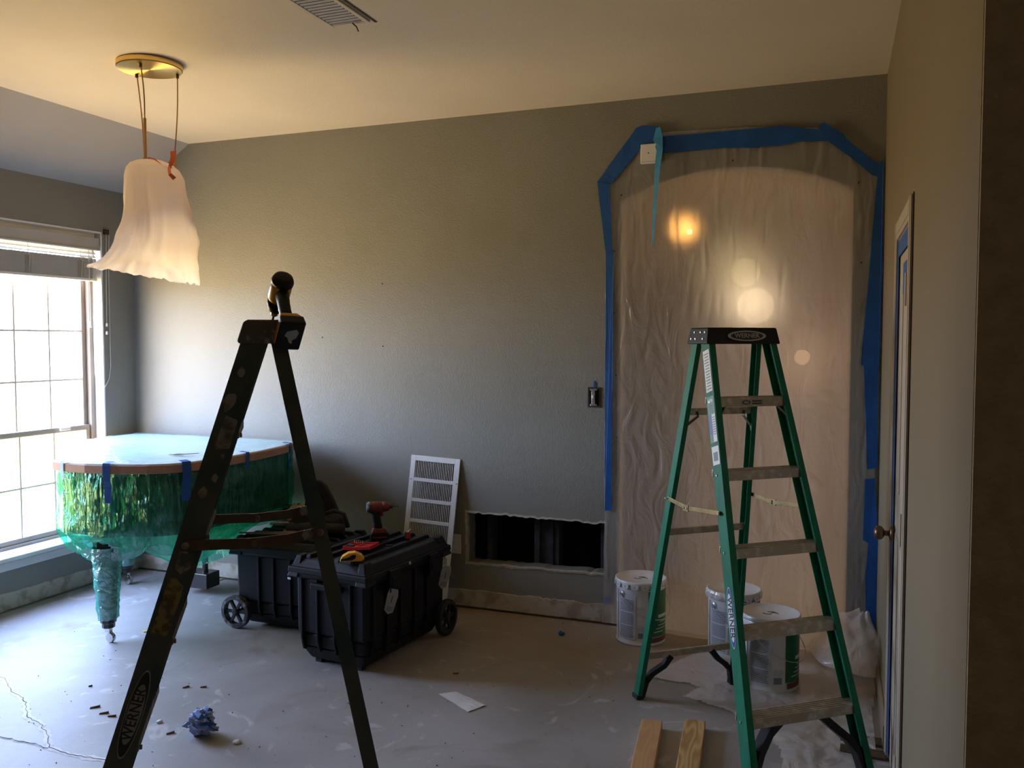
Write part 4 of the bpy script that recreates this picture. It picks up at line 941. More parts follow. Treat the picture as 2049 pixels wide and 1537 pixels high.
# ================================================================ OLD LADDER
def old_ladder():
    P0 = Vector((-1.534, 2.0985, 0)); E = Vector((.8126, .5828, 0)); Wd = Vector((-.5828, .8126, 0))
    mtx = mframe(P0, E, Wd)         # local x = E (front-rear, rear +), local y = away from the camera
    t = thing('step_ladder', 'old paint-worn dark teal step ladder seen side-on with a drill on top', 'ladder', mtx=mtx)
    H1 = 1.700
    near = lambda z: -.10*(1-z/1.75); far = lambda z: .30+.10*(1-z/1.75)
    def rail(xl, wd, side, label=None):
        bm = NB(); th = .004; fl = .028
        def pr(z):
            y = near(z) if side < 0 else far(z); s = 1 if side < 0 else -1; x0 = xl(z); x1 = x0+wd
            return [(x0, y, z), (x1, y, z), (x1, y+s*fl, z), (x1-th, y+s*fl, z), (x1-th, y+s*th, z), (x0+th, y+s*th, z), (x0+th, y+s*fl, z), (x0, y+s*fl, z)]
        a = [bm.verts.new(p) for p in pr(.02)]; b = [bm.verts.new(p) for p in pr(H1)]
        if side > 0: a.reverse(); b.reverse()
        bm.faces.new(a[::-1]); bm.faces.new(b)
        for i in range(8): bm.faces.new((a[i], a[(i+1) % 8], b[(i+1) % 8], b[i]))
        return bm
    fx = lambda z: -.091-.322*(1.679-z)
    rx = lambda z: -.003+.197*(1.679-z)
    rails = []
    for side in (-1, 1):
        r_ = finish('front_rail', rail(fx, .074, side), M['teal_dark'], t); rails.append(r_)
        finish('rear_rail', rail(rx, .044, side), M['teal_dark'], t)
        y = (near(0)+.014) if side < 0 else (far(0)-.014)
        for x, w_ in ((fx(0), .08), (rx(0), .05)):
            bm = NB(); box(bm, x-.004, x+w_, y-.020, y+.020, 0, .05); finish('foot', bm, M['rubber'], t, bevel=.004)
    # cap
    bm = NB(); prism(bm, [(-.092, 1.683), (.075, 1.683), (.082, 1.700), (.066, 1.752), (-.068, 1.752), (-.080, 1.745), (-.098, 1.690)], lambda a, b, d: (a, d, b), -.012, .312); finish('top_cap', bm, M['oldcap'], t, bevel=.004)
    # steps
    for i in range(1, 6):
        z = 1.727*i/6; x = fx(z)
        bm = NB(); y0, y1 = near(z)+.004, far(z)-.004
        box(bm, x+.003, x+.072, y0, y1, z-.004, z); box(bm, x+.003, x+.007, y0, y1, z-.028, z); box(bm, x+.068, x+.072, y0, y1, z-.028, z); finish('step', bm, M['oldcap'], t)
        bm = NB(); lathe(bm, [(.007, 0), (.007, .006)], 8, mtx=mframe((x+.074, near(z)+.014, z-.02), (0, 1, 0), (0, 0, 1))); finish('rivet', bm, M['oldcap'], t)
    for z in (.32, .75, 1.25):
        bm = NB(); box(bm, rx(z)+.012, rx(z)+.032, near(z)+.004, far(z)-.004, z-.012, z+.012); finish('rear_bar', bm, M['oldcap'], t)
    # spreaders
    for y, dz in ((near(1.1)-.006, 0), (far(1.1)+.006-.02, .0)):
        z0, z1 = 1.115+dz, 1.133+dz; xa, xb = fx(z0)+.03, rx(z1)+.022; 
        bm = NB(); xm = (xa+xb)/2; bar(bm, [(xa, y, z0), (xa+.10, y, z0-.002), (xm+.02, y, z0-.004)], .030, .005, (0, 0, 1)); sp_ = finish('spreader', bm, M['brown_metal'], t)
        bm = NB(); bar(bm, [(xm-.02, y-.004, z0-.004), (xb-.09, y-.004, z0+.003), (xb-.04, y-.004, z1-.006), (xb, y-.004, z1)], .030, .005, (0, 0, 1)); finish('spreader', bm, M['brown_metal'], t)
        for x, z in ((xm, z0-.004), (xa, z0), (xb, z1)):
            bm = NB(); lathe(bm, [(.011, 0), (.007, .006)], 12, mtx=mframe((x, y-.006, z), (1, 0, 0), (0, 0, 1))); finish('rivet', bm, M['oldcap'], t)
        bm = NB(); lathe(bm, [(.017, 0), (.017, .004)], 6, mtx=mframe((xb-.035, y-.008, z1-.004), (1, 0, 0), (0, 0, 1))); finish('hex_plate', bm, M['greydecal'], t)
    # decals on the near front rail
    def rm(z, dx=.037):
        d = Vector((.322, 0, 1)); dn = (near(z+.1)-near(z-.1))/.2; up_ = Vector((.322, dn, 1)).normalized()
        o = Vector((fx(z)+dx, near(z)-.0008, z)); xx = Vector((1, 0, 0))
        y_ = up_; x_ = (xx-y_*xx.dot(y_)).normalized(); return mframe(o, x_, y_)
    m_ = rm(.655)
    o1 = plate(t, M['greydecal2'], m_, ellipse_plate(.024, .125), 0, .0008, 'maker_decal')
    p2 = plate(t, M['ink2'], m_, ellipse_plate(.0215, .120), .0006, .0012, 'decal_field'); p2.parent = o1
    p3 = plate(t, M['greydecal2'], m_, ellipse_plate(.019, .085), .001, .0016, 'decal_oval'); p3.parent = o1
    p4 = text('WERNER', .042, M['ink2'], t, m_ @ Matrix.Translation((0, 0, .0018)) @ Matrix.Rotation(R(90), 4, 'Z'), squash=.86); p4.parent = o1
    m_ = rm(.945); plate(t, M['yellow_decal'], m_, [(-.024, -.078), (.020, -.080), (.024, .04), (.022, .062), (-.004, .082), (-.023, .078)], 0, .0008, 'warning_decal')
    m_ = rm(1.06); plate(t, M['greydecal'], m_, [(-.016, -.014), (.004, -.026), (.024, -.004), (.022, .018), (.010, .008), (-.004, -.008), (-.012, .030), (.006, .034), (.004, .040), (-.020, .036)], 0, .0008, 'torn_decal')
    m_ = rm(1.425); plate(t, M['greydecal'], m_, [(-.016, -.05), (.026, -.036), (.024, .048), (-.012, .052)], 0, .0008, 'paper_decal')
    for z, dx, r_ in ((1.60, .03, .010), (1.52, .022, .016), (1.50, .02, .007), (1.30, .05, .008), (1.26, .03, .011), (1.36, .05, .006)):
        m_ = rm(z, dx); plate(t, M['greydecal'], m_, [(r_*math.cos(a)*(1+.5*nz(a, z*9)), 1.6*r_*math.sin(a)*(1+.5*nz(a+3, z*9))) for a in [k*.57 for k in range(11)]], 0, .0005, 'paint_spot')
    return t, mtx
M['greydecal2'] = mat('faded_grey_decal', (.26, .25, .21), .6, var=.2, vs_=60)
M['ink2'] = mat('dark_decal_ink', (.012, .014, .014), .5)
ol, OLM = old_ladder()
# impact driver standing nose-down on the ladder cap
cpos = OLM @ Vector((.000, .11, 1.7525))
away = Vector((cpos.x-CAM.x, cpos.y-CAM.y, 0)).normalized(); rgt = Vector((away.y, -away.x, 0)); UP = Vector((0, 0, 1))
zax = (away*.70+UP*.66-rgt*.16).normalized(); xax = (away*.66-UP*.75-rgt*.20); xx = (xax-zax*xax.dot(zax)).normalized(); yx = zax.cross(xx)
Mx = Matrix(((xx.x, yx.x, zax.x, 0), (xx.y, yx.y, zax.y, 0), (xx.z, yx.z, zax.z, 0), (0, 0, 0, 1)))
nose = Mx @ Vector((.105, 0, .180))
Mx = Matrix.Translation(cpos-nose+Vector((0, 0, .0))) @ Mx
driver('yellow and black cordless driver propped nose-down on top of the old ladder', Mx, M['yellow_dk'] if 'yellow_dk' in M else M['yellow'], M['yellow'], 'cordless_driver', True)

# ================================================================ GREEN LADDER
def green_ladder():
    gx, gy, ga, H_, wt, wb_, ft, fb, rwt, rwb, rt, rb = -0.4212, 3.8351, 0.6767, 1.7477, .1612, .2737, .0566, .6074, .1573, .2736, .0588, .3933
    t = thing('step_ladder', 'bright green fibreglass step ladder with a black top in front of the arch', 'ladder', (gx, gy, 0), ga)
    k = lambda z: 1-z/H_
    fw_ = lambda z: wt+(wb_-wt)*k(z); fy = lambda z: -(ft+(fb-ft)*k(z))
    rw_ = lambda z: rwt+(rwb-rwt)*k(z); ry = lambda z: rt+(rb-rt)*k(z)
    ZT = 1.685
    def rail(wf, yf, dep, fl, s, z0=.02):
        bm = NB(); th = .0035
        def pr(z):
            x = s*wf(z); y = yf(z); i = -s; sg = 1 if dep > 0 else -1; y1 = y+dep
            return [(x, y, z), (x, y1, z), (x+i*fl, y1, z), (x+i*fl, y1-sg*th, z), (x+i*th, y1-sg*th, z), (x+i*th, y+sg*th, z), (x+i*fl, y+sg*th, z), (x+i*fl, y, z)]
        a = [bm.verts.new(p) for p in pr(z0)]; b = [bm.verts.new(p) for p in pr(ZT)]
        bm.faces.new(a[::-1]); bm.faces.new(b)
        for i in range(8): bm.faces.new((a[i], a[(i+1) % 8], b[(i+1) % 8], b[i]))
        bmesh.ops.recalc_face_normals(bm, faces=bm.faces)
        return bm
    FD, FL, RD, RL = .068, .030, -.046, .024
    for s in (-1, 1):
        finish('front_rail', rail(fw_, fy, FD, FL, s), M['green'], t, bevel=.0015); finish('rear_rail', rail(rw_, ry, RD, RL, s), M['green'], t, bevel=.0015)
        for wf, yf, d_ in ((fw_, fy, FD), (rw_, ry, RD)):
            bm = NB(); y0, y1 = sorted((yf(0), yf(0)+d_)); x = s*wf(0); box(bm, min(x+.004*s, x-.034*s), max(x+.004*s, x-.034*s), y0-.004, y1+.004, 0, .022); finish('foot', bm, M['rubber'], t, bevel=.004)
    # cap
    cw, c0, c1 = .180, -.080, .080
    bm = NB()
    hexa(bm, [(-cw, c0-.006, 1.678), (cw, c0-.006, 1.678), (cw, c1+.006, 1.678), (-cw, c1+.006, 1.678)], [(-cw+.012, c0+.008, H_), (cw-.012, c0+.008, H_), (cw-.012, c1-.008, H_), (-cw+.012, c1-.008, H_)])
    cap = finish('top_cap', bm, M['blackpl'], t, bevel=.006, seg=3)
    bm = NB(); 
    for y in (-.03, .03):
        for x in (-.06, .06): box(bm, x-.03, x+.03, y-.006, y+.006, H_-.002, H_+.001)
    q = finish('tool_slots', bm, M['caulk'], t); q.parent = cap
    fm = mframe((.012, c0-.0005-.0015, 1.712), (1, 0, 0), (0, .014/.07, 1)); fm = fm @ Matrix.Translation((0, 0, .0025))
    d1 = plate(t, M['silver'], fm, ellipse_plate(.094, .0225), 0, .0012, 'maker_decal')
    d2 = plate(t, M['ink2'], fm, ellipse_plate(.079, .0168), .001, .0018, 'decal_field'); d2.parent = d1
    d3 = text('WERNER', .0275, M['silver'], t, fm @ Matrix.Translation((0, 0, .0022)), squash=1.08); d3.parent = d1
    for y, z in ((-.045, 1.700), (-.02, 1.728), (.015, 1.700), (.03, 1.728), (-.055, 1.728), (.05, 1.700)):
        bm = NB(); xw = -cw+.012*(z-1.678)/.07; lathe(bm, [(.005, 0), (.004, .003)], 10, mtx=mframe((xw-.0005, y, z), (0, -1, 0), (0, 0, 1))); q = finish('rivet', bm, M['zinc'], t); q.parent = cap
    # steps
    zs = [.268, .572, .868, 1.163, 1.455]
    for z in zs:
        w_ = fw_(z)-.003; y = fy(z)
        bm = NB(); y0, y1 = y+.002, y+.078
        box(bm, -w_, w_, y0, y1, z-.004, z); box(bm, -w_, w_, y0, y0+.004, z-.038, z-.004); box(bm, -w_, w_, y1-.004, y1, z-.028, z-.004)
        for k_ in range(5): box(bm, -w_, w_, y0+.010+.014*k_, y0+.014+.014*k_, z, z+.002)
        st = finish('step', bm, M['alu'], t)
        for s in (-1, 1):
            bm = NB(); lathe(bm, [(.006, 0), (.004, .003)], 10, mtx=mframe((s*(fw_(z-.018)+.0005), y+.035, z-.018), (0, s, 0), (0, 0, 1))); finish('rivet', bm, M['zinc'], t)
            bm = NB(); lathe(bm, [(.006, 0), (.004, .003)], 10, mtx=mframe((s*(w_-.012), y-.0005, z-.012), (1, 0, 0), (0, 0, 1))); q = finish('rivet', bm, M['green'], t)
    # step label on top step
    z = zs[-1]; fm = mframe((.0, fy(z)+.0015, z-.020), (1, 0, 0), (0, 0, 1)); d1 = plate(t, M['tag'], fm, [(-.055, -.013), (.055, -.013), (.055, .013), (-.055, .013)], 0, .0008, 'step_decal')
    q = plate(t, M['ink'], fm @ Matrix.Translation((-.028, 0, 0)), ellipse_plate(.020, .009), .0006, .0012, 'decal_oval'); q.parent = d1
    q = plate(t, M['tag'], fm @ Matrix.Translation((-.028, 0, 0)), ellipse_plate(.014, .005), .001, .0016, 'decal_oval'); q.parent = d1
    bm = NB(); 
    for k_ in range(2): box(bm, .0, .048, -.008+.010*k_, -.002+.010*k_, .0006, .0012, mtx=fm)
    q = finish('decal_print', bm, M['ink'], t); q.parent = d1
    # step braces under top step
    for s in (-1, 1):
        z = zs[-1]; bm = NB(); bar(bm, [(s*(fw_(z)-.055), fy(z)+.012, z-.034), (s*(fw_(z-.1)-.006), fy(z-.1)+.012, z-.095)], .018, .003, (0, 1, 0)); finish('brace', bm, M['zinc_d'], t)
    # rear bars
    for z in (1.380, .825, .215):
        w_ = rw_(z)-.003; y = ry(z)-.030; bm = NB(); box(bm, -w_, w_, y-.0, y+.014, z-.016, z+.014); finish('rear_bar', bm, M['alu'], t, bevel=.001)
    z = 1.38
    for s in (-1, 1):
        bm = NB(); y = ry(z)-.035
        bar(bm, [(s*(rw_(z)-.062), y, z), (s*(rw_(z)-.068), y, z-.02), (s*(rw_(z-.1)-.014), ry(z-.1)-.03, z-.075), (s*(rw_(z-.1)-.010), ry(z-.1)-.03, z-.095)], .020, .003, (0, 1, 0)); finish('brace', bm, M['zinc_d'], t)
    # black foot braces, rear
    for s in (-1, 1):
        bm = NB(); z = .215
        pts = [(s*(rw_(z)-.150), ry(z)-.024, z-.012), (s*(rw_(z)-.115), ry(z)-.022, z-.055), (s*(rw_(z)-.062), ry(z-.1)-.022, z-.095), (s*(rw_(z)-.030), ry(z-.12)-.024, .085), (s*(rw_(.04)-.026), ry(.04)-.024, .012)]
        bar(bm, pts, .030, .026, (0, 1, 0)); finish('foot_brace', bm, M['blackpl'], t, bevel=.003)
    for s in (-1, 1):
        bm = NB(); z = .268
        pts = [(s*(fw_(z)-.170), fy(z)+.035, z-.026), (s*(fw_(z)-.115), fy(z)+.034, z-.075), (s*(fw_(z)-.055), fy(z-.1)+.034, z-.130), (s*(fw_(.1)-.034), fy(.1)+.034, .09), (s*(fw_(.02)-.024), fy(.02)+.034, .015)]
        bar(bm, pts, .050, .030, (0, 1, 0)); finish('foot_brace', bm, M['blackpl'], t, bevel=.003)
    # spreaders
    for s in (-1, 1):
        a = Vector((s*(rw_(.985)+.004), ry(.985)-.02, .985)); b = Vector((s*(fw_(1.0)+.004), fy(1.0)+.035, 1.000)); m_ = a.lerp(b, .40)+Vector((0, 0, -.018))
        for p_, q_, off in ((a, m_, 0), (m_, b, s*.004)):
            bm = NB(); bar(bm, [p_+Vector((off, 0, 0)), q_+Vector((off, 0, 0))], .018, .004, (0, 0, 1)); finish('spreader', bm, M['brass_d'], t, bevel=.001)
        bm = NB(); d_ = (b-a).normalized(); bar(bm, [m_-d_*.022+Vector((s*.006, 0, 0)), m_+d_*.022+Vector((s*.006, 0, 0))], .028, .006, (0, 0, 1)); finish('spreader_hinge', bm, M['brass_d'], t, bevel=.001)
        for p_ in (a, b, m_+d_*.012, m_-d_*.012):
            bm = NB(); lathe(bm, [(.006, 0), (.004, .004)], 10, mtx=mframe(p_+Vector((s*.009, 0, 0)), (0, s, 0), (0, 0, 1))); finish('rivet', bm, M['zinc'], t)
    # decals on outer face of the left front rail
    def rm(z, dy=.034):
        up_ = Vector((-(fw_(z+.1)-fw_(z-.1))/.2, (fy(z+.1)-fy(z-.1))/.2, 1)); o = Vector((-fw_(z)-.0008, fy(z)+dy, z)); return mframe(o, Vector((0, -1, 0)), up_) if False else mframe_up(o, Vector((0, -1, 0)), up_)
    def sticker(z0, z1, y0, y1, m_, name, d=.0006, par=None):
        fm = rm((z0+z1)/2); h = (z1-z0)/2; q = plate(t, m_, fm, [(y0, -h), (y1, -h), (y1, h), (y0, h)], d-.0006, d, name)
        if par: q.parent = par
        return q, fm
    d1, fm = sticker(1.475, 1.655, -.022, .026, M['white_decal'], 'safety_decal')
    bm = NB()
    for k_ in range(13): box(bm, -.016+.002*(k_ % 3), .020-.003*(k_ % 2), -.080+.0125*k_, -.075+.0125*k_, .0006, .0010, mtx=fm)
    q = finish('decal_print', bm, M['print'], t); q.parent = d1
    d1, fm = sticker(1.27, 1.465, -.026, .028, M['green_decal'], 'capacity_decal')
    q = plate(t, M['white_decal'], fm @ Matrix.Translation((.0, -.0, 0)), [(.000, -.095), (.026, -.095), (.026, .02), (.000, .02)], .0006, .0012, 'decal_panel'); q.parent = d1
    q = plate(t, M['deepblue'], fm, [(-.024, -.06), (-.001, -.06), (-.001, .02), (-.024, .02)], .0006, .0012, 'decal_panel'); q.parent = d1
    q = plate(t, M['silver'], fm @ Matrix.Translation((.0, .078, 0)), ellipse_plate(.020, .008), .0006, .0012, 'decal_oval'); q.parent = d1
    bm = NB()
    for k_ in range(8): box(bm, .003, .023, -.065+.010*k_, -.061+.010*k_, .0012, .0015, mtx=fm)
    for k_ in range(3): box(bm, -.014, .012, .028+.012*k_, .036+.012*k_, .0006, .0010, mtx=fm)
    q = finish('decal_print', bm, M['print'], t); q.parent = d1
    d1, fm = sticker(1.185, 1.262, -.024, .028, M['white_decal'], 'small_decal')
    q = plate(t, M['print'], fm, [(-.014, -.022), (.018, -.022), (.018, .014), (-.014, .014)], .0006, .001, 'decal_print'); q.parent = d1
    fm = rm(.615)
    d1 = plate(t, M['silver'], fm, ellipse_plate(.0245, .118), 0, .0008, 'side_decal')
    d2 = plate(t, M['deepblue'], fm, ellipse_plate(.022, .112), .0006, .0012, 'decal_field'); d2.parent = d1
    d3 = plate(t, M['white_decal'], fm, [(x, y) for x, y in ellipse_plate(.0175, .092)], .001, .0016, 'decal_oval'); d3.parent = d1
    d4 = text('WERNER', .042, M['ink2'], t, fm @ Matrix.Translation((0, 0, .0018)) @ Matrix.Rotation(R(-90), 4, 'Z'), squash=.92); d4.parent = d1
    return t
def mframe_up(o, x, y):
    y = Vector(y).normalized(); x = Vector(x); x = (x-y*x.dot(y)).normalized(); z = x.cross(y)
    return Matrix(((x.x, y.x, z.x, o[0]), (x.y, y.y, z.y, o[1]), (x.z, y.z, z.z, o[2]), (0, 0, 0, 1)))
M['zinc_d'] = mat('dull_galvanised_brace', (.13, .13, .115), .5, .5)
M['brass_d'] = mat('yellow_zinc_spreader', (.36, .27, .13), .35, .85, var=.2, vs_=30)
M['green_decal'] = mat('teal_decal', (.03, .16, .12), .45)
green_ladder()

# ================================================================ PAINT PAILS
def pail(label, x, y, rz, tall=.355, r=.140, tabs=True):
    t = thing('paint_pail', label, 'paint pail', (x, y, 0), rz, 'five gallon paint pails')
    bm = NB(); prof = [(r*.955, .003), (r*.985, .0), (r*.985, .010), (r*.96, .014)]
    for k in range(1, 3): z = tall*k/3.2; prof += [(r*.965, z-.006), (r*.978, z), (r*.965, z+.006)]
    prof += [(r*.97, tall-.055), (r*.99, tall-.048), (r*.99, tall-.040), (r*.975, tall-.034), (r*.98, tall-.012)]
    lathe(bm, prof, 48); body = finish('body', bm, M['canwhite'], t, smooth=True)
    bm = NB(); lathe(bm, [(r*1.01, tall-.022), (r*1.035, tall-.012), (r*1.03, tall), (r*.985, tall+.003), (r*.955, tall-.003), (r*.90, tall-.004), (r*.88, tall-.007), (.002, tall-.006)], 48); lid = finish('lid', bm, M['canwhite'], t, smooth=True)
    if tabs:
        for k in range(16):
            a = 2*math.pi*(k+.3)/16; mt = Matrix.Rotation(a, 4, 'Z')
            bm = NB(); prism(bm, [(-.022, -.012), (-.022, -.026), (-.014, -.036), (.014, -.036), (.022, -.026), (.022, -.012)], lambda p, q, d: mt @ Vector((r*1.0+d+.004*(-q*20-.24), p, tall+q)), .004, .0065); q_ = finish('lid_tab', bm, M['canwhite'], t); q_.parent = lid
            bm = NB(); lathe(bm, [(.003, 0), (.003, .001)], 6, mtx=mt @ mframe((r*1.0+.0078, 0, tall-.024), (0, 1, 0), (0, 0, 1))); q_ = finish('tab_hole', bm, M['ink'], t); q_.parent = lid
    # inked scribble on the lid
    bm = NB(); mt = Matrix.Rotation(-rz+YAW, 4, 'Z')
    for pts in ([(-.036, .004), (-.034, -.008), (-.024, -.016), (-.010, -.018), (.000, -.012)], [(-.010, .016), (.006, .020), (.020, .016), (.028, .006), (.024, -.002)], [(.006, .004), (.018, .006), (.030, -.004), (.034, -.014)]):
        tube(bm, [mt @ Vector((a, b, tall-.0055)) for a, b in pts], .0022, 5)
    q_ = finish('ink_mark', bm, M['ink'], t); q_.parent = lid
    # label panels, curved
    def patch(a0, a1, z0, z1, m_, name, off=.0012, par=None):
        bm = NB(); n_ = max(2, int((a1-a0)/8))
        gridmesh(bm, n_, 1, lambda u, v: Vector(((r*.98+off)*math.cos(R(a0+(a1-a0)*u)), (r*.98+off)*math.sin(R(a0+(a1-a0)*u)), z0+(z1-z0)*v)))
        f0 = list(bm.faces); r_ = bmesh.ops.extrude_face_region(bm, geom=f0, use_keep_orig=True)
        for v in [g for g in r_['geom'] if isinstance(g, bmesh.types.BMVert)]: v.co = Vector((v.co.x*.994, v.co.y*.994, v.co.z))
        bmesh.ops.recalc_face_normals(bm, faces=bm.faces)
        o = finish(name, bm, m_, t); o.parent = par or t; return o
    lb = patch(-150, -104, .035, tall-.075, M['cangrey'], 'text_panel')
    bm = NB()
    for k in range(26):
        z = .045+k*(tall-.14)/26
        if k % 9 == 8: continue
        a1 = -108-6*abs(nz(k*3.1, rz)); gridmesh(bm, 6, 1, lambda u, v: Vector(((r*.98+.002)*math.cos(R(-146+(a1+146)*u)), (r*.98+.002)*math.sin(R(-146+(a1+146)*u)), z+.004*v)))
    q_ = finish('print_lines', bm, M['print'], t); q_.parent = lb
    gl = patch(-74, 10, .050, tall-.035, M['cangreen'], 'green_panel')
    patch(-70, 5, .018, .046, M['red_dk'], 'lower_panel', par=gl)
    patch(-48, -10, .155, .172, M['white_decal'], 'label_bar', .002, par=gl)
    for k in range(4): patch(-60+6*k, -30+9*k, .075+.018*k, .079+.018*k, M['white_decal'], 'label_line', .002, par=gl)
    patch(-98, -82, .045, .075, M['print'], 'small_symbol', par=lb); patch(-98, -80, .085, .115, M['cangrey'], 'small_symbol', par=lb)
    bm = NB()
    gridmesh(bm, 1, 1, lambda u, v: Vector(((r*.98+.001)*math.cos(R(-158+2*u)), (r*.98+.001)*math.sin(R(-158+2*u)), .015+(tall-.07)*v))); finish('side_seam', bm, M['ink'], t)
    # ears and bail
    for s in (-1, 1):
        a = R(-140) if s < 0 else R(40)
        c_ = Vector((math.cos(a)*(r*.985), math.sin(a)*(r*.985), tall-.075)); bm = NB()
        lathe(bm, [(.020, -.002), (.018, .004), (.008, .007), (.006, .012)], 16, mtx=mframe(c_, (-math.sin(a), math.cos(a), 0), (0, 0, 1)) @ Matrix.Rotation(0, 4, 'X')); finish('handle_ear', bm, M['zinc'], t)
    bm = NB(); pts = []
    for k in range(25):
        a = R(-140)+math.pi*k/24; dr_ = math.sin(math.pi*k/24); pts.append(((r+.010+.020*dr_)*math.cos(a), (r+.010+.020*dr_)*math.sin(a), tall-.075-.125*dr_))
    tube(bm, pts, .002, 6); finish('bail_handle', bm, M['zinc'], t, smooth=True)
    return t
M['red_dk'] = mat('dull_red_print', (.16, .05, .04), .5)
pail('paint pail farthest left, standing alone behind the green ladder rear leg', -1.018, 4.775, R(14))
pail('paint pail with bunched clear film on its lid, behind the green ladder front leg', -.500, 4.735, R(8))
pail('nearest paint pail, seen through the green ladder between its rails', -.285, 4.375, R(20), tabs=False)

# ================================================================ LUMBER, PAPER, SCRAPS
def lumber(label, p0, p1, L_, m_):
    a, b = Vector(p0), Vector(p1); d = (a-b).normalized(); ang = math.atan2(d.y, d.x)-math.pi/2
    bm = NB(); box(bm, -.0445, .0445, -L_, 0, 0, .038); o = finish('lumber', bm, m_, loc=(a.x, a.y, .0), bevel=.003); o.rotation_euler = (0, 0, ang)
    tag(o, label, 'lumber', 'lumber lengths on the floor')
a = fp(1305, 1440, .038); b = fp(1285, 1537, .038); lumber('plain pale pine board on the floor, the left one of two', a, b, 1.6, M['pine_plain'])
a = fp(1391, 1440, .038); b = fp(1376, 1537, .038); lumber('pine board with bold swirling grain, the right one of two', a, b, 1.6, M['pine'])
bm = NB(); P_ = [fp(878, 1390), fp(912, 1385), fp(972, 1413), fp(936, 1426)]
c_ = sum(P_, Vector())/4
gridmesh(bm, 10, 8, lambda u, v: (P_[0].lerp(P_[1], v)).lerp(P_[3].lerp(P_[2], v), u)-c_+Vector((0, 0, .002+.010*abs(nz(u*3, v*3))*u)))
bm.faces.ensure_lookup_table(); r_ = bmesh.ops.extrude_face_region(bm, geom=list(bm.faces), use_keep_orig=True)
for v in [g for g in r_['geom'] if isinstance(g, bmesh.types.BMVert)]: v.co.z += .0012
tag(finish('paper_sheet', bm, M['paper'], loc=tuple(c_)), 'small white sheet of paper lying on the concrete floor', 'paper')
def ball():
    c_ = fp(388, 1478); t = thing('tape_ball', 'crumpled ball of used blue and pale masking tape on the floor', 'tape ball', (c_.x, c_.y+.04, 0))
    rnd_ = random.Random(5)
    bm = NB(); bmesh.ops.create_icosphere(bm, subdivisions=4, radius=.052)
    for v in bm.verts:
        d = v.co.normalized(); s = 1+.40*nz(d.x*2.2+3, d.y*2.2, d.z*2.2)-.35*abs(nz(d.x*4+8, d.y*4, d.z*4)); v.co = Vector((d.x*.060*s, d.y*.055*s, d.z*.054*s+.052))
        v.co.z = max(v.co.z, .001)
    finish('crumpled_core', bm, M['bluebits'], t)
    for k in range(15):
        a = rnd_.uniform(0, 6.28); el = rnd_.uniform(-.2, 1.2); d = Vector((math.cos(a)*math.cos(el), math.sin(a)*math.cos(el), math.sin(el))); s_ = d.cross(Vector((0, 0, 1))).normalized()
        p0 = Vector((0, 0, .05))+d*.030; pts = [p0, p0+d*.022+s_*.012, p0+d*.030+s_*.030*(1 if k % 2 else -1), p0+d*.018+s_*.045*(1 if k % 2 else -1)]
        if k < 4: pts = [p0, p0+Vector((.03, 0, .003*k)), p0+Vector((.055, .01, -.006*k)), p0+Vector((.075, .01, .01-.01*k))] if True else pts
        pts = [Vector((p.x, p.y, max(p.z, .004))) for p in pts]
        bm = NB(); bar(bm, pts, [.020, .028, .024, .014], .0014, (rnd_.uniform(-1, 1), rnd_.uniform(-1, 1), rnd_.uniform(.2, 1))); finish('tape_end', bm, M['blue' if k % 3 != 1 else 'bluebits'], t)
ball()
c_ = fp(1123, 1271)
bm = NB(); bmesh.ops.create_icosphere(bm, subdivisions=3, radius=.018)
for v in bm.verts: v.co.z = max(0, v.co.z*.7*(1+nz(v.co.x*60, v.co.y*60, 1))+.010); v.co.x *= 1+.4*nz(v.co.y*80)
tag(finish('tape_wad', bm, M['blue'], loc=(c_.x, c_.y, .0005)), 'tiny dark blue wad of tape on the floor below the wall hole', 'tape wad')
chips = [((190, 1416), .045, .5, 'reddish brown wood chip on the floor, left of the old ladder'), ((208, 1428), .040, .35, 'thin wood sliver on the floor nearest the old ladder rail, upper'), ((224, 1434), .036, .1, 'thin wood sliver on the floor nearest the old ladder rail, lower'),
         ((181, 1374), .018, .3, 'tiny wood splinter alone on the floor well left of the old ladder'), ((372, 1376), .034, .6, 'wood chip on the floor right of the ladder, left of its twin'), ((407, 1376), .030, .1, 'wood chip on the floor right of the ladder, right of its twin'),
         ((418, 1425), .032, .4, 'curled dark chip on the floor just above the tape ball'), ((341, 1468), .036, .6, 'wood splinter on the floor touching the left of the tape ball'), ((912, 1349), .030, .05, 'thin splinter on the floor near the front chest'), ((282, 1262), .0, 0, '')]
for i, ((px, py), L_, a_, lb) in enumerate(chips):
    if not lb: continue
    c_ = fp(px, py); bm = NB(); w_ = L_*.26
    hexa(bm, [(-L_/2, -w_/2, 0), (L_/2*.8, -w_/2, 0), (L_/2, w_/2*.6, 0), (-L_/2*.9, w_/2, 0)], [(-L_/2*.9, -w_/3, .005), (L_/2*.7, -w_/2, .009), (L_/2, w_/3, .007), (-L_/2*.8, w_/2.5, .005)])
    o = finish('wood_chip', bm, M['chip'], loc=(c_.x, c_.y, .0005)); o.rotation_euler = (0, 0, a_+YAW); tag(o, lb, 'wood chip', 'wood chips on the floor')
bm = NB(); rc = random.Random(11)
for k in range(230):
    px, py = rc.uniform(-40, 1300), rc.uniform(1250, 1560); q = fp(px, py); s_ = rc.uniform(.0008, .0030)
    if k > 150: q = Vector((rc.uniform(XL+.03, -1.3), YB-rc.uniform(.02, .09), 0))
    mt = Matrix.Translation((q.x, q.y, 0)) @ Matrix.Rotation(rc.uniform(0, 3), 4, 'Z'); box(bm, -s_, s_, -s_*.6, s_*.6, .0003, s_, mtx=mt)
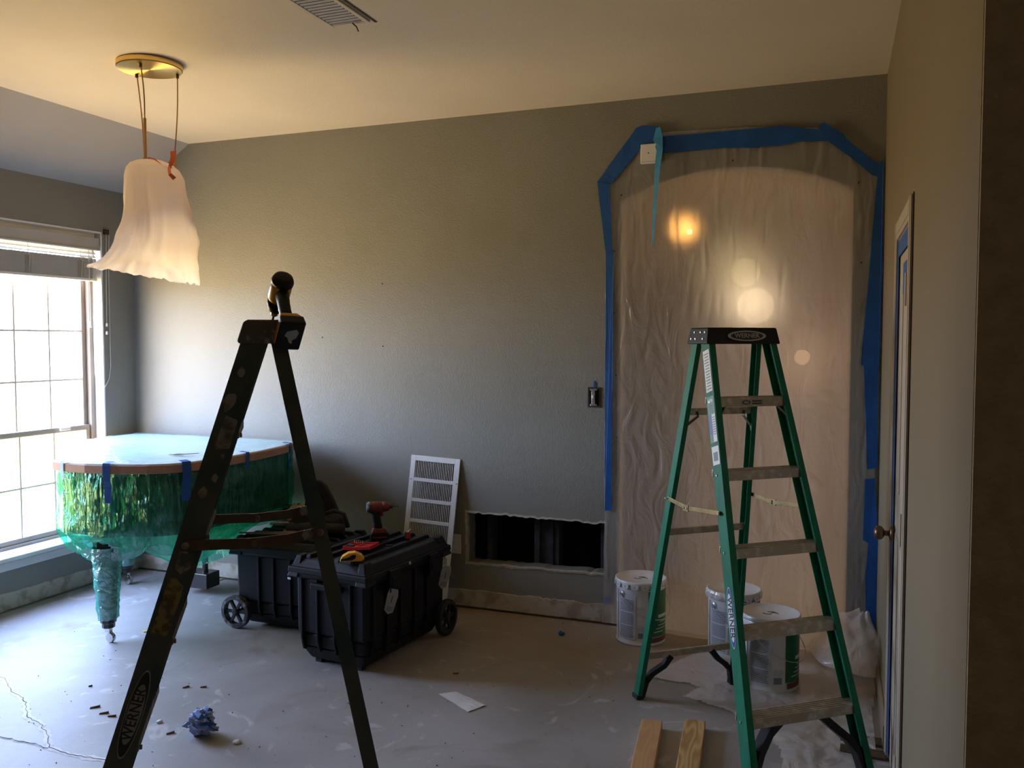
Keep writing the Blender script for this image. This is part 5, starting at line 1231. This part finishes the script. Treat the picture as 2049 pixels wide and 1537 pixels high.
gr = finish('floor_grit', bm, M['chip']); gr['kind'] = 'stuff'; tag(gr, 'fine crumbs and grit scattered over the concrete floor', 'grit')
for (px, py), r_, lb in (((319, 1446), .014, 'small pale plaster crumb on the floor left of the tape ball'), ((474, 1487), .018, 'small pale plaster crumb on the floor right of the tape ball')):
    c_ = fp(px, py); bm = NB(); bmesh.ops.create_icosphere(bm, subdivisions=2, radius=r_)
    for v in bm.verts: v.co.z = max(0, v.co.z*.5+.004+.004*nz(v.co.x*90, v.co.y*90))
    tag(finish('plaster_crumb', bm, M['paper'], loc=(c_.x, c_.y, .0003)), lb, 'plaster crumb')
c_ = fp(290, 1262); bm = NB(); prism(bm, [(-.03, 0), (.0, .03), (.04, .05), (.05, .0), (.02, -.03)], lambda a, b, d: (a, b, d), .0, .004)
tag(finish('cardboard_flake', bm, M['tan'], loc=(c_.x, c_.y, .001)), 'tan torn cardboard flake on the floor behind the old ladder rail', 'flake')
# dark floor planks at the lower right
for i, (dx, dy, a_, lb) in enumerate(((0, 0, R(-3), 'dark brown plank scrap by the door, lying nearest'), (.02, .11, R(4), 'dark brown plank scrap by the door, lying behind the nearest'))):
    c_ = fp(1725, 1508); bm = NB(); box(bm, -.075, .10, -.035, .035, 0, .012); o = finish('plank_scrap', bm, M['plank'] if 'plank' in M else M['brown_metal'], loc=(c_.x-.01+dx*0, c_.y+dy, .0), bevel=.001); o.rotation_euler = (0, 0, a_); tag(o, lb, 'plank')

# ================================================================ PLASTIC SHEETING OVER THE ARCH
sheet = thing('plastic_sheet', 'milky translucent plastic sheeting hung over the arched opening', 'plastic sheet', (-.54, YB, 0))
TOPC = [(-1.30, 2.60), (-1.20, 2.72), (-1.04, 2.87), (-.90, 2.875), (-.50, 2.865), (-.12, 2.83), (.02, 2.72), (.205, 2.58)]
def topz(x):
    for (a, b), (c_, d) in zip(TOPC, TOPC[1:]):
        if x <= c_: return b+(d-b)*(x-a)/(c_-a)
    return TOPC[-1][1]
SX0, SX1 = -1.278, .200
def sheetpt(u, v):
    x = SX0+(SX1-SX0)*u; zt = topz(x); z = .02+(zt-.02)*v; s = zt-z
    zz = z
    inarch = AX0+.02 < x < AX1-.02 and z < 2.55
    w_ = .0042*max(0, nz(x*26+.8*nz(z*3), z*4.5, 1)-.12)*(.35+2.2*math.exp(-s*1.5)) + .006*abs(nz(x*2.2, z*1.1, 4)) + .0030*max(0, nz(x*7+z*5, z*4-x*3, 8)-.1) + .012*max(0, nz(x*9+z*7, z*8-x*5, 2)-.25)*math.exp(-((x+.05)/.28)**2)*(z < 1.9)
    # bunching along both sides
    edge = math.exp(-(x-SX0)/.07)+math.exp(-(SX1-x)/.10)
    w_ += edge*.013*abs(nz(x*30, z*5.5, 9)+.4*nz(x*60, z*11, 3))
    # packing creases
    for fz in (.28, .55, .83, 1.11, 1.39, 1.67, 1.95, 2.23): w_ += .0006*math.exp(-((z-fz+.01*nz(x*2, fz))/.006)**2)
    if z < .25: w_ += (.25-z)*.12*(1+.5*nz(x*5, 3))
    return Vector((x+.54+.004*nz(z*4, x*3), -.006-w_-.002, zz))
bm = NB(); gridmesh(bm, 190, 300, sheetpt); finish('hanging_sheet', bm, M['sheet'], sheet, smooth=True)
# flap spilling on the floor
FLP = [fp(*p) for p in ((1362, 1392), (1395, 1372), (1440, 1352), (1478, 1310), (1300, 1345), (1330, 1330), (1400, 1300), (1500, 1285), (1640, 1290), (1730, 1262), (1758, 1315), (1752, 1375), (1738, 1420), (1745, 1500), (1700, 1545), (1560, 1545), (1535, 1480), (1460, 1440))]
FLP = [fp(*p) for p in ((1368, 1395), (1400, 1378), (1370, 1368), (1298, 1358), (1345, 1330), (1400, 1305), (1470, 1290), (1600, 1290), (1735, 1290), (1762, 1330), (1755, 1385), (1745, 1430), (1752, 1500), (1720, 1560), (1570, 1560), (1560, 1500), (1500, 1450), (1440, 1420))]
FLP = [(min(p.x, XR-.02), min(p.y, YB-.03)) for p in FLP]
fx0, fx1 = min(p[0] for p in FLP), max(p[0] for p in FLP); fy0, fy1 = min(p[1] for p in FLP), max(p[1] for p in FLP)
bm = NB()
gridmesh(bm, 90, 110, lambda u, v: Vector((fx0+(fx1-fx0)*u+.54, fy0+(fy1-fy0)*v-YB, .004+.022*max(0, nz(u*5, v*5, 1))+.010*abs(nz(u*14, v*14, 6))+.005*abs(nz(u*34, v*34)))), keep=lambda u, v: inside(fx0+(fx1-fx0)*u, fy0+(fy1-fy0)*v, FLP))
flap = finish('floor_sheet', bm, M['floorfilm'], smooth=True, loc=(-.54, YB, 0)); tag(flap, 'crumpled clear plastic sheet spread on the floor under the paint pails', 'plastic sheet')
# billow of sheet at the lower right corner
bm = NB()
def billow(u, v):
    a = R(185)+R(105)*u; r_ = .04+.27*v; x = .17+r_*math.cos(a)*.95; y = -.05+r_*math.sin(a)*1.2
    return Vector((x+.54-.0, y, .012+.13*math.sin(v*math.pi*.93)*(1-.35*u)+.02*nz(u*4, v*4)+.25*(1-v)**2))
gridmesh(bm, 30, 30, billow); bl = finish('sheet_billow', bm, M['floorfilm'], smooth=True); bl.parent = flap
for px, py in ((1467, 323), (1245, 392), (1718, 367), (1231, 503), (1231, 627), (1234, 751), (1235, 875), (1723, 526)):
    x, z = wp(px, py); bm = NB(); lathe(bm, [(.005, 0), (.004, .004), (.002, .005)], 10, mtx=mframe((x+.54, -.022, z), (1, 0, 0), (0, 0, 1))); finish('push_pin', bm, M['ink'], sheet)
for nm, v0, lb in (): pass
# film bunched on the middle pail
bm = NB()
gridmesh(bm, 24, 10, lambda u, v: Vector((-.500-.150*math.cos(R(20)+R(60)*u)-.008*nz(u*9, v*3), 4.735-.150*math.sin(R(20)+R(60)*u)-.010*math.sin(v*3.1), .315+.045*v+.006*nz(u*12, v*6))))
tag(finish('film_bunch', bm, M['floorfilm'], smooth=True), 'small bunch of clear film caught on the rim of the middle pail', 'film')

# ---- blue tape around the sheeting (each strip one thing)
def wtape(pts, label, off=.016, m_='blue', group='tape strips around the arch sheeting'):
    P_ = [wp(*p) for p in pts]; bm = NB(); cx_ = sum(p[0] for p in P_)/len(P_); cz_ = sum(p[1] for p in P_)/len(P_)
    Q = []
    for (a, b), (c_, d) in zip(P_, P_[1:]+P_[:1]):
        n_ = max(1, int(math.hypot(c_-a, d-b)/.06))
        for k_ in range(n_): q = (a+(c_-a)*k_/n_, b+(d-b)*k_/n_); Q.append((q[0]+.0025*nz(q[0]*40, q[1]*40), q[1]+.0025*nz(q[0]*40, q[1]*40, 5)))
    prism(bm, [(x-cx_, z-cz_) for x, z in Q], lambda a, b, d: (a, -d, b), off-.0012, off)
    bmesh.ops.triangulate(bm, faces=[f for f in bm.faces if len(f.verts) > 4])
    for v in bm.verts: v.co.y -= .004*abs(nz(v.co.x*11+cx_*7, v.co.z*11, off*300))
    bmesh.ops.recalc_face_normals(bm, faces=bm.faces)
    o = finish('tape_strip', bm, M[m_], loc=(cx_, YB, cz_)); tag(o, label, 'tape', group)
wtape([(1196, 366), (1275, 257), (1288, 252), (1318, 254), (1326, 288), (1300, 292), (1283, 300), (1222, 372), (1210, 392), (1204, 382)], 'diagonal blue tape strip rising to the left top corner of the arch sheeting', .020)
wtape([(1197, 366), (1222, 370), (1219, 402), (1228, 506), (1214, 506), (1206, 440)], 'wide blue tape strip just below the left shoulder of the sheeting', .024)
wtape([(1214, 500), (1228, 500), (1229, 640), (1227, 750), (1226, 830), (1225, 1020), (1212, 1021), (1212, 880), (1214, 700), (1217, 620)], 'long vertical blue tape strip down the left side of the sheeting', .020)
wtape([(1320, 275), (1465, 263), (1520, 258), (1522, 297), (1452, 297), (1375, 303), (1322, 308)], 'blue tape strip along the top of the sheeting, left half', .020)
wtape([(1510, 259), (1556, 255), (1562, 253), (1650, 262), (1660, 284), (1605, 284), (1560, 293), (1510, 296)], 'blue tape strip along the top of the sheeting, right half', .024)
wtape([(1640, 252), (1650, 247), (1690, 272), (1692, 279), (1757, 330), (1764, 358), (1745, 352), (1700, 316), (1660, 287), (1643, 266)], 'diagonal blue tape strip falling to the right top corner of the sheeting', .028)
wtape([(1757, 332), (1767, 322), (1768, 330), (1766, 440), (1765, 560), (1760, 700), (1757, 745), (1722, 730), (1740, 560), (1750, 440), (1760, 430), (1758, 350)], 'broad blue tape strip down the upper right side of the sheeting', .032)
wtape([(1727, 700), (1757, 702), (1756, 820), (1755, 935), (1735, 938), (1731, 820)], 'blue tape strip at mid height on the right of the sheeting', .032)
wtape([(1731, 957), (1750, 955), (1751, 1045), (1757, 1090), (1738, 1085), (1726, 1078)], 'blue tape strip at knob height on the right of the sheeting', .032)
wtape([(1738, 1078), (1756, 1078), (1764, 1150), (1763, 1176), (1754, 1174), (1752, 1200), (1757, 1290), (1741, 1286), (1732, 1220), (1731, 1150)], 'lowest blue tape strip on the right side of the sheeting', .026)
wtape([(1209, 1196), (1222, 1193), (1230, 1204), (1209, 1205)], 'tiny blue tape corner low on the wall beside the left pail', .006)
# hanging loose end of tape
def loose_tape():
    x, z = wp(1312, 258); t0 = Vector((x, YB-.03, z)); bm = NB()
    rows = [(1313, 256, .020, .026), (1316, 275, .028, .030), (1320, 300, .052, .020), (1315, 340, .056, .018), (1311, 400, .050, .0135), (1308, 450, .045, .010), (1306, 475, .042, .008), (1305, 492, .040, .005)]
    L_ = []
    for px, py, off, w_ in rows:
        X, Z = wp(px, py, off); L_.append([bm.verts.new((X+s*w_-x, -off-(.010*s)-h, Z-z)) for s, h in ((-1, 0), (1, 0), (1, .001), (-1, .001))])
    for a, b in zip(L_, L_[1:]):
        for k in range(4): bm.faces.new((a[k], a[(k+1) % 4], b[(k+1) % 4], b[k]))
    bm.faces.new(L_[0]); bm.faces.new(L_[-1][::-1]); bmesh.ops.recalc_face_normals(bm, faces=bm.faces)
    tag(finish('tape_strip', bm, M['blue_lit'], loc=(x, YB, z)), 'loose blue tape end dangling from the left top corner past the white box', 'tape', 'tape strips around the arch sheeting')
loose_tape()
# ---- tape on the door
def dtape(y0, y1, z0, z1, label, x=XR-.0235, d=.0012):
    bm = NB(); box(bm, -d, 0, -(y1-y0)/2, (y1-y0)/2, 0, z1-z0); o = finish('tape_strip', bm, M['blue'], loc=(x, (y0+y1)/2, z0)); tag(o, label, 'tape', 'tape strips on the door'); return o
dtape(DY1-.050, DY1-.006, .02, DZ-.01, 'long blue tape strip down the latch side of the door', XR-.0015)
dtape(DY0+.03, DY1-.05, DZ-.075, DZ-.012, 'blue tape strip across the head of the door', XR-.0018)
dtape(DY0+.08, DY0+.34, 1.86, 1.97, 'blue tape patch masking the upper part of the door', XR-.001)
# ---- hall lamps behind the sheeting
def hall_lamp(px, py, y, r_, col, s, label, power):
    d = ray(px, py); q = CAM+d*(y/d.y); t = thing('hall_lamp', label, 'lamp', (q.x, q.y, HC-.35))
    zz = q.z-(HC-.35)
    bm = NB(); lathe(bm, [(.06, 0), (.06, -.02), (.01, -.025)], 20); finish('canopy', bm, M['brass'], t)
    bm = NB(); tube(bm, [(0, 0, -.02), (0, 0, zz+r_)], .004, 6); finish('stem', bm, M['brass'], t)
    bm = NB(); bmesh.ops.create_uvsphere(bm, u_segments=20, v_segments=12, radius=r_); bmesh.ops.translate(bm, verts=bm.verts, vec=(0, 0, zz)); finish('bulb', bm, emis('warm_bulb_glow', col, s), t, smooth=True)
hall_lamp(1380, 464, 5.6, .016, (1, .46, .10), 80, 'small glowing orange bulb seen through the plastic sheeting', 4)
hall_lamp(1492, 545, 6.9, .11, (1, .80, .40), 1.9, 'upper pale yellow globe lamp glowing softly through the sheeting', 4)
hall_lamp(1512, 612, 6.3, .125, (1, .76, .48), 2.6, 'lower and brightest globe lamp glowing softly through the sheeting', 4)
hall_lamp(1605, 715, 7.2, .06, (1, .60, .34), 3.5, 'small dim lamp glowing through the sheeting behind the green ladder top', 4)
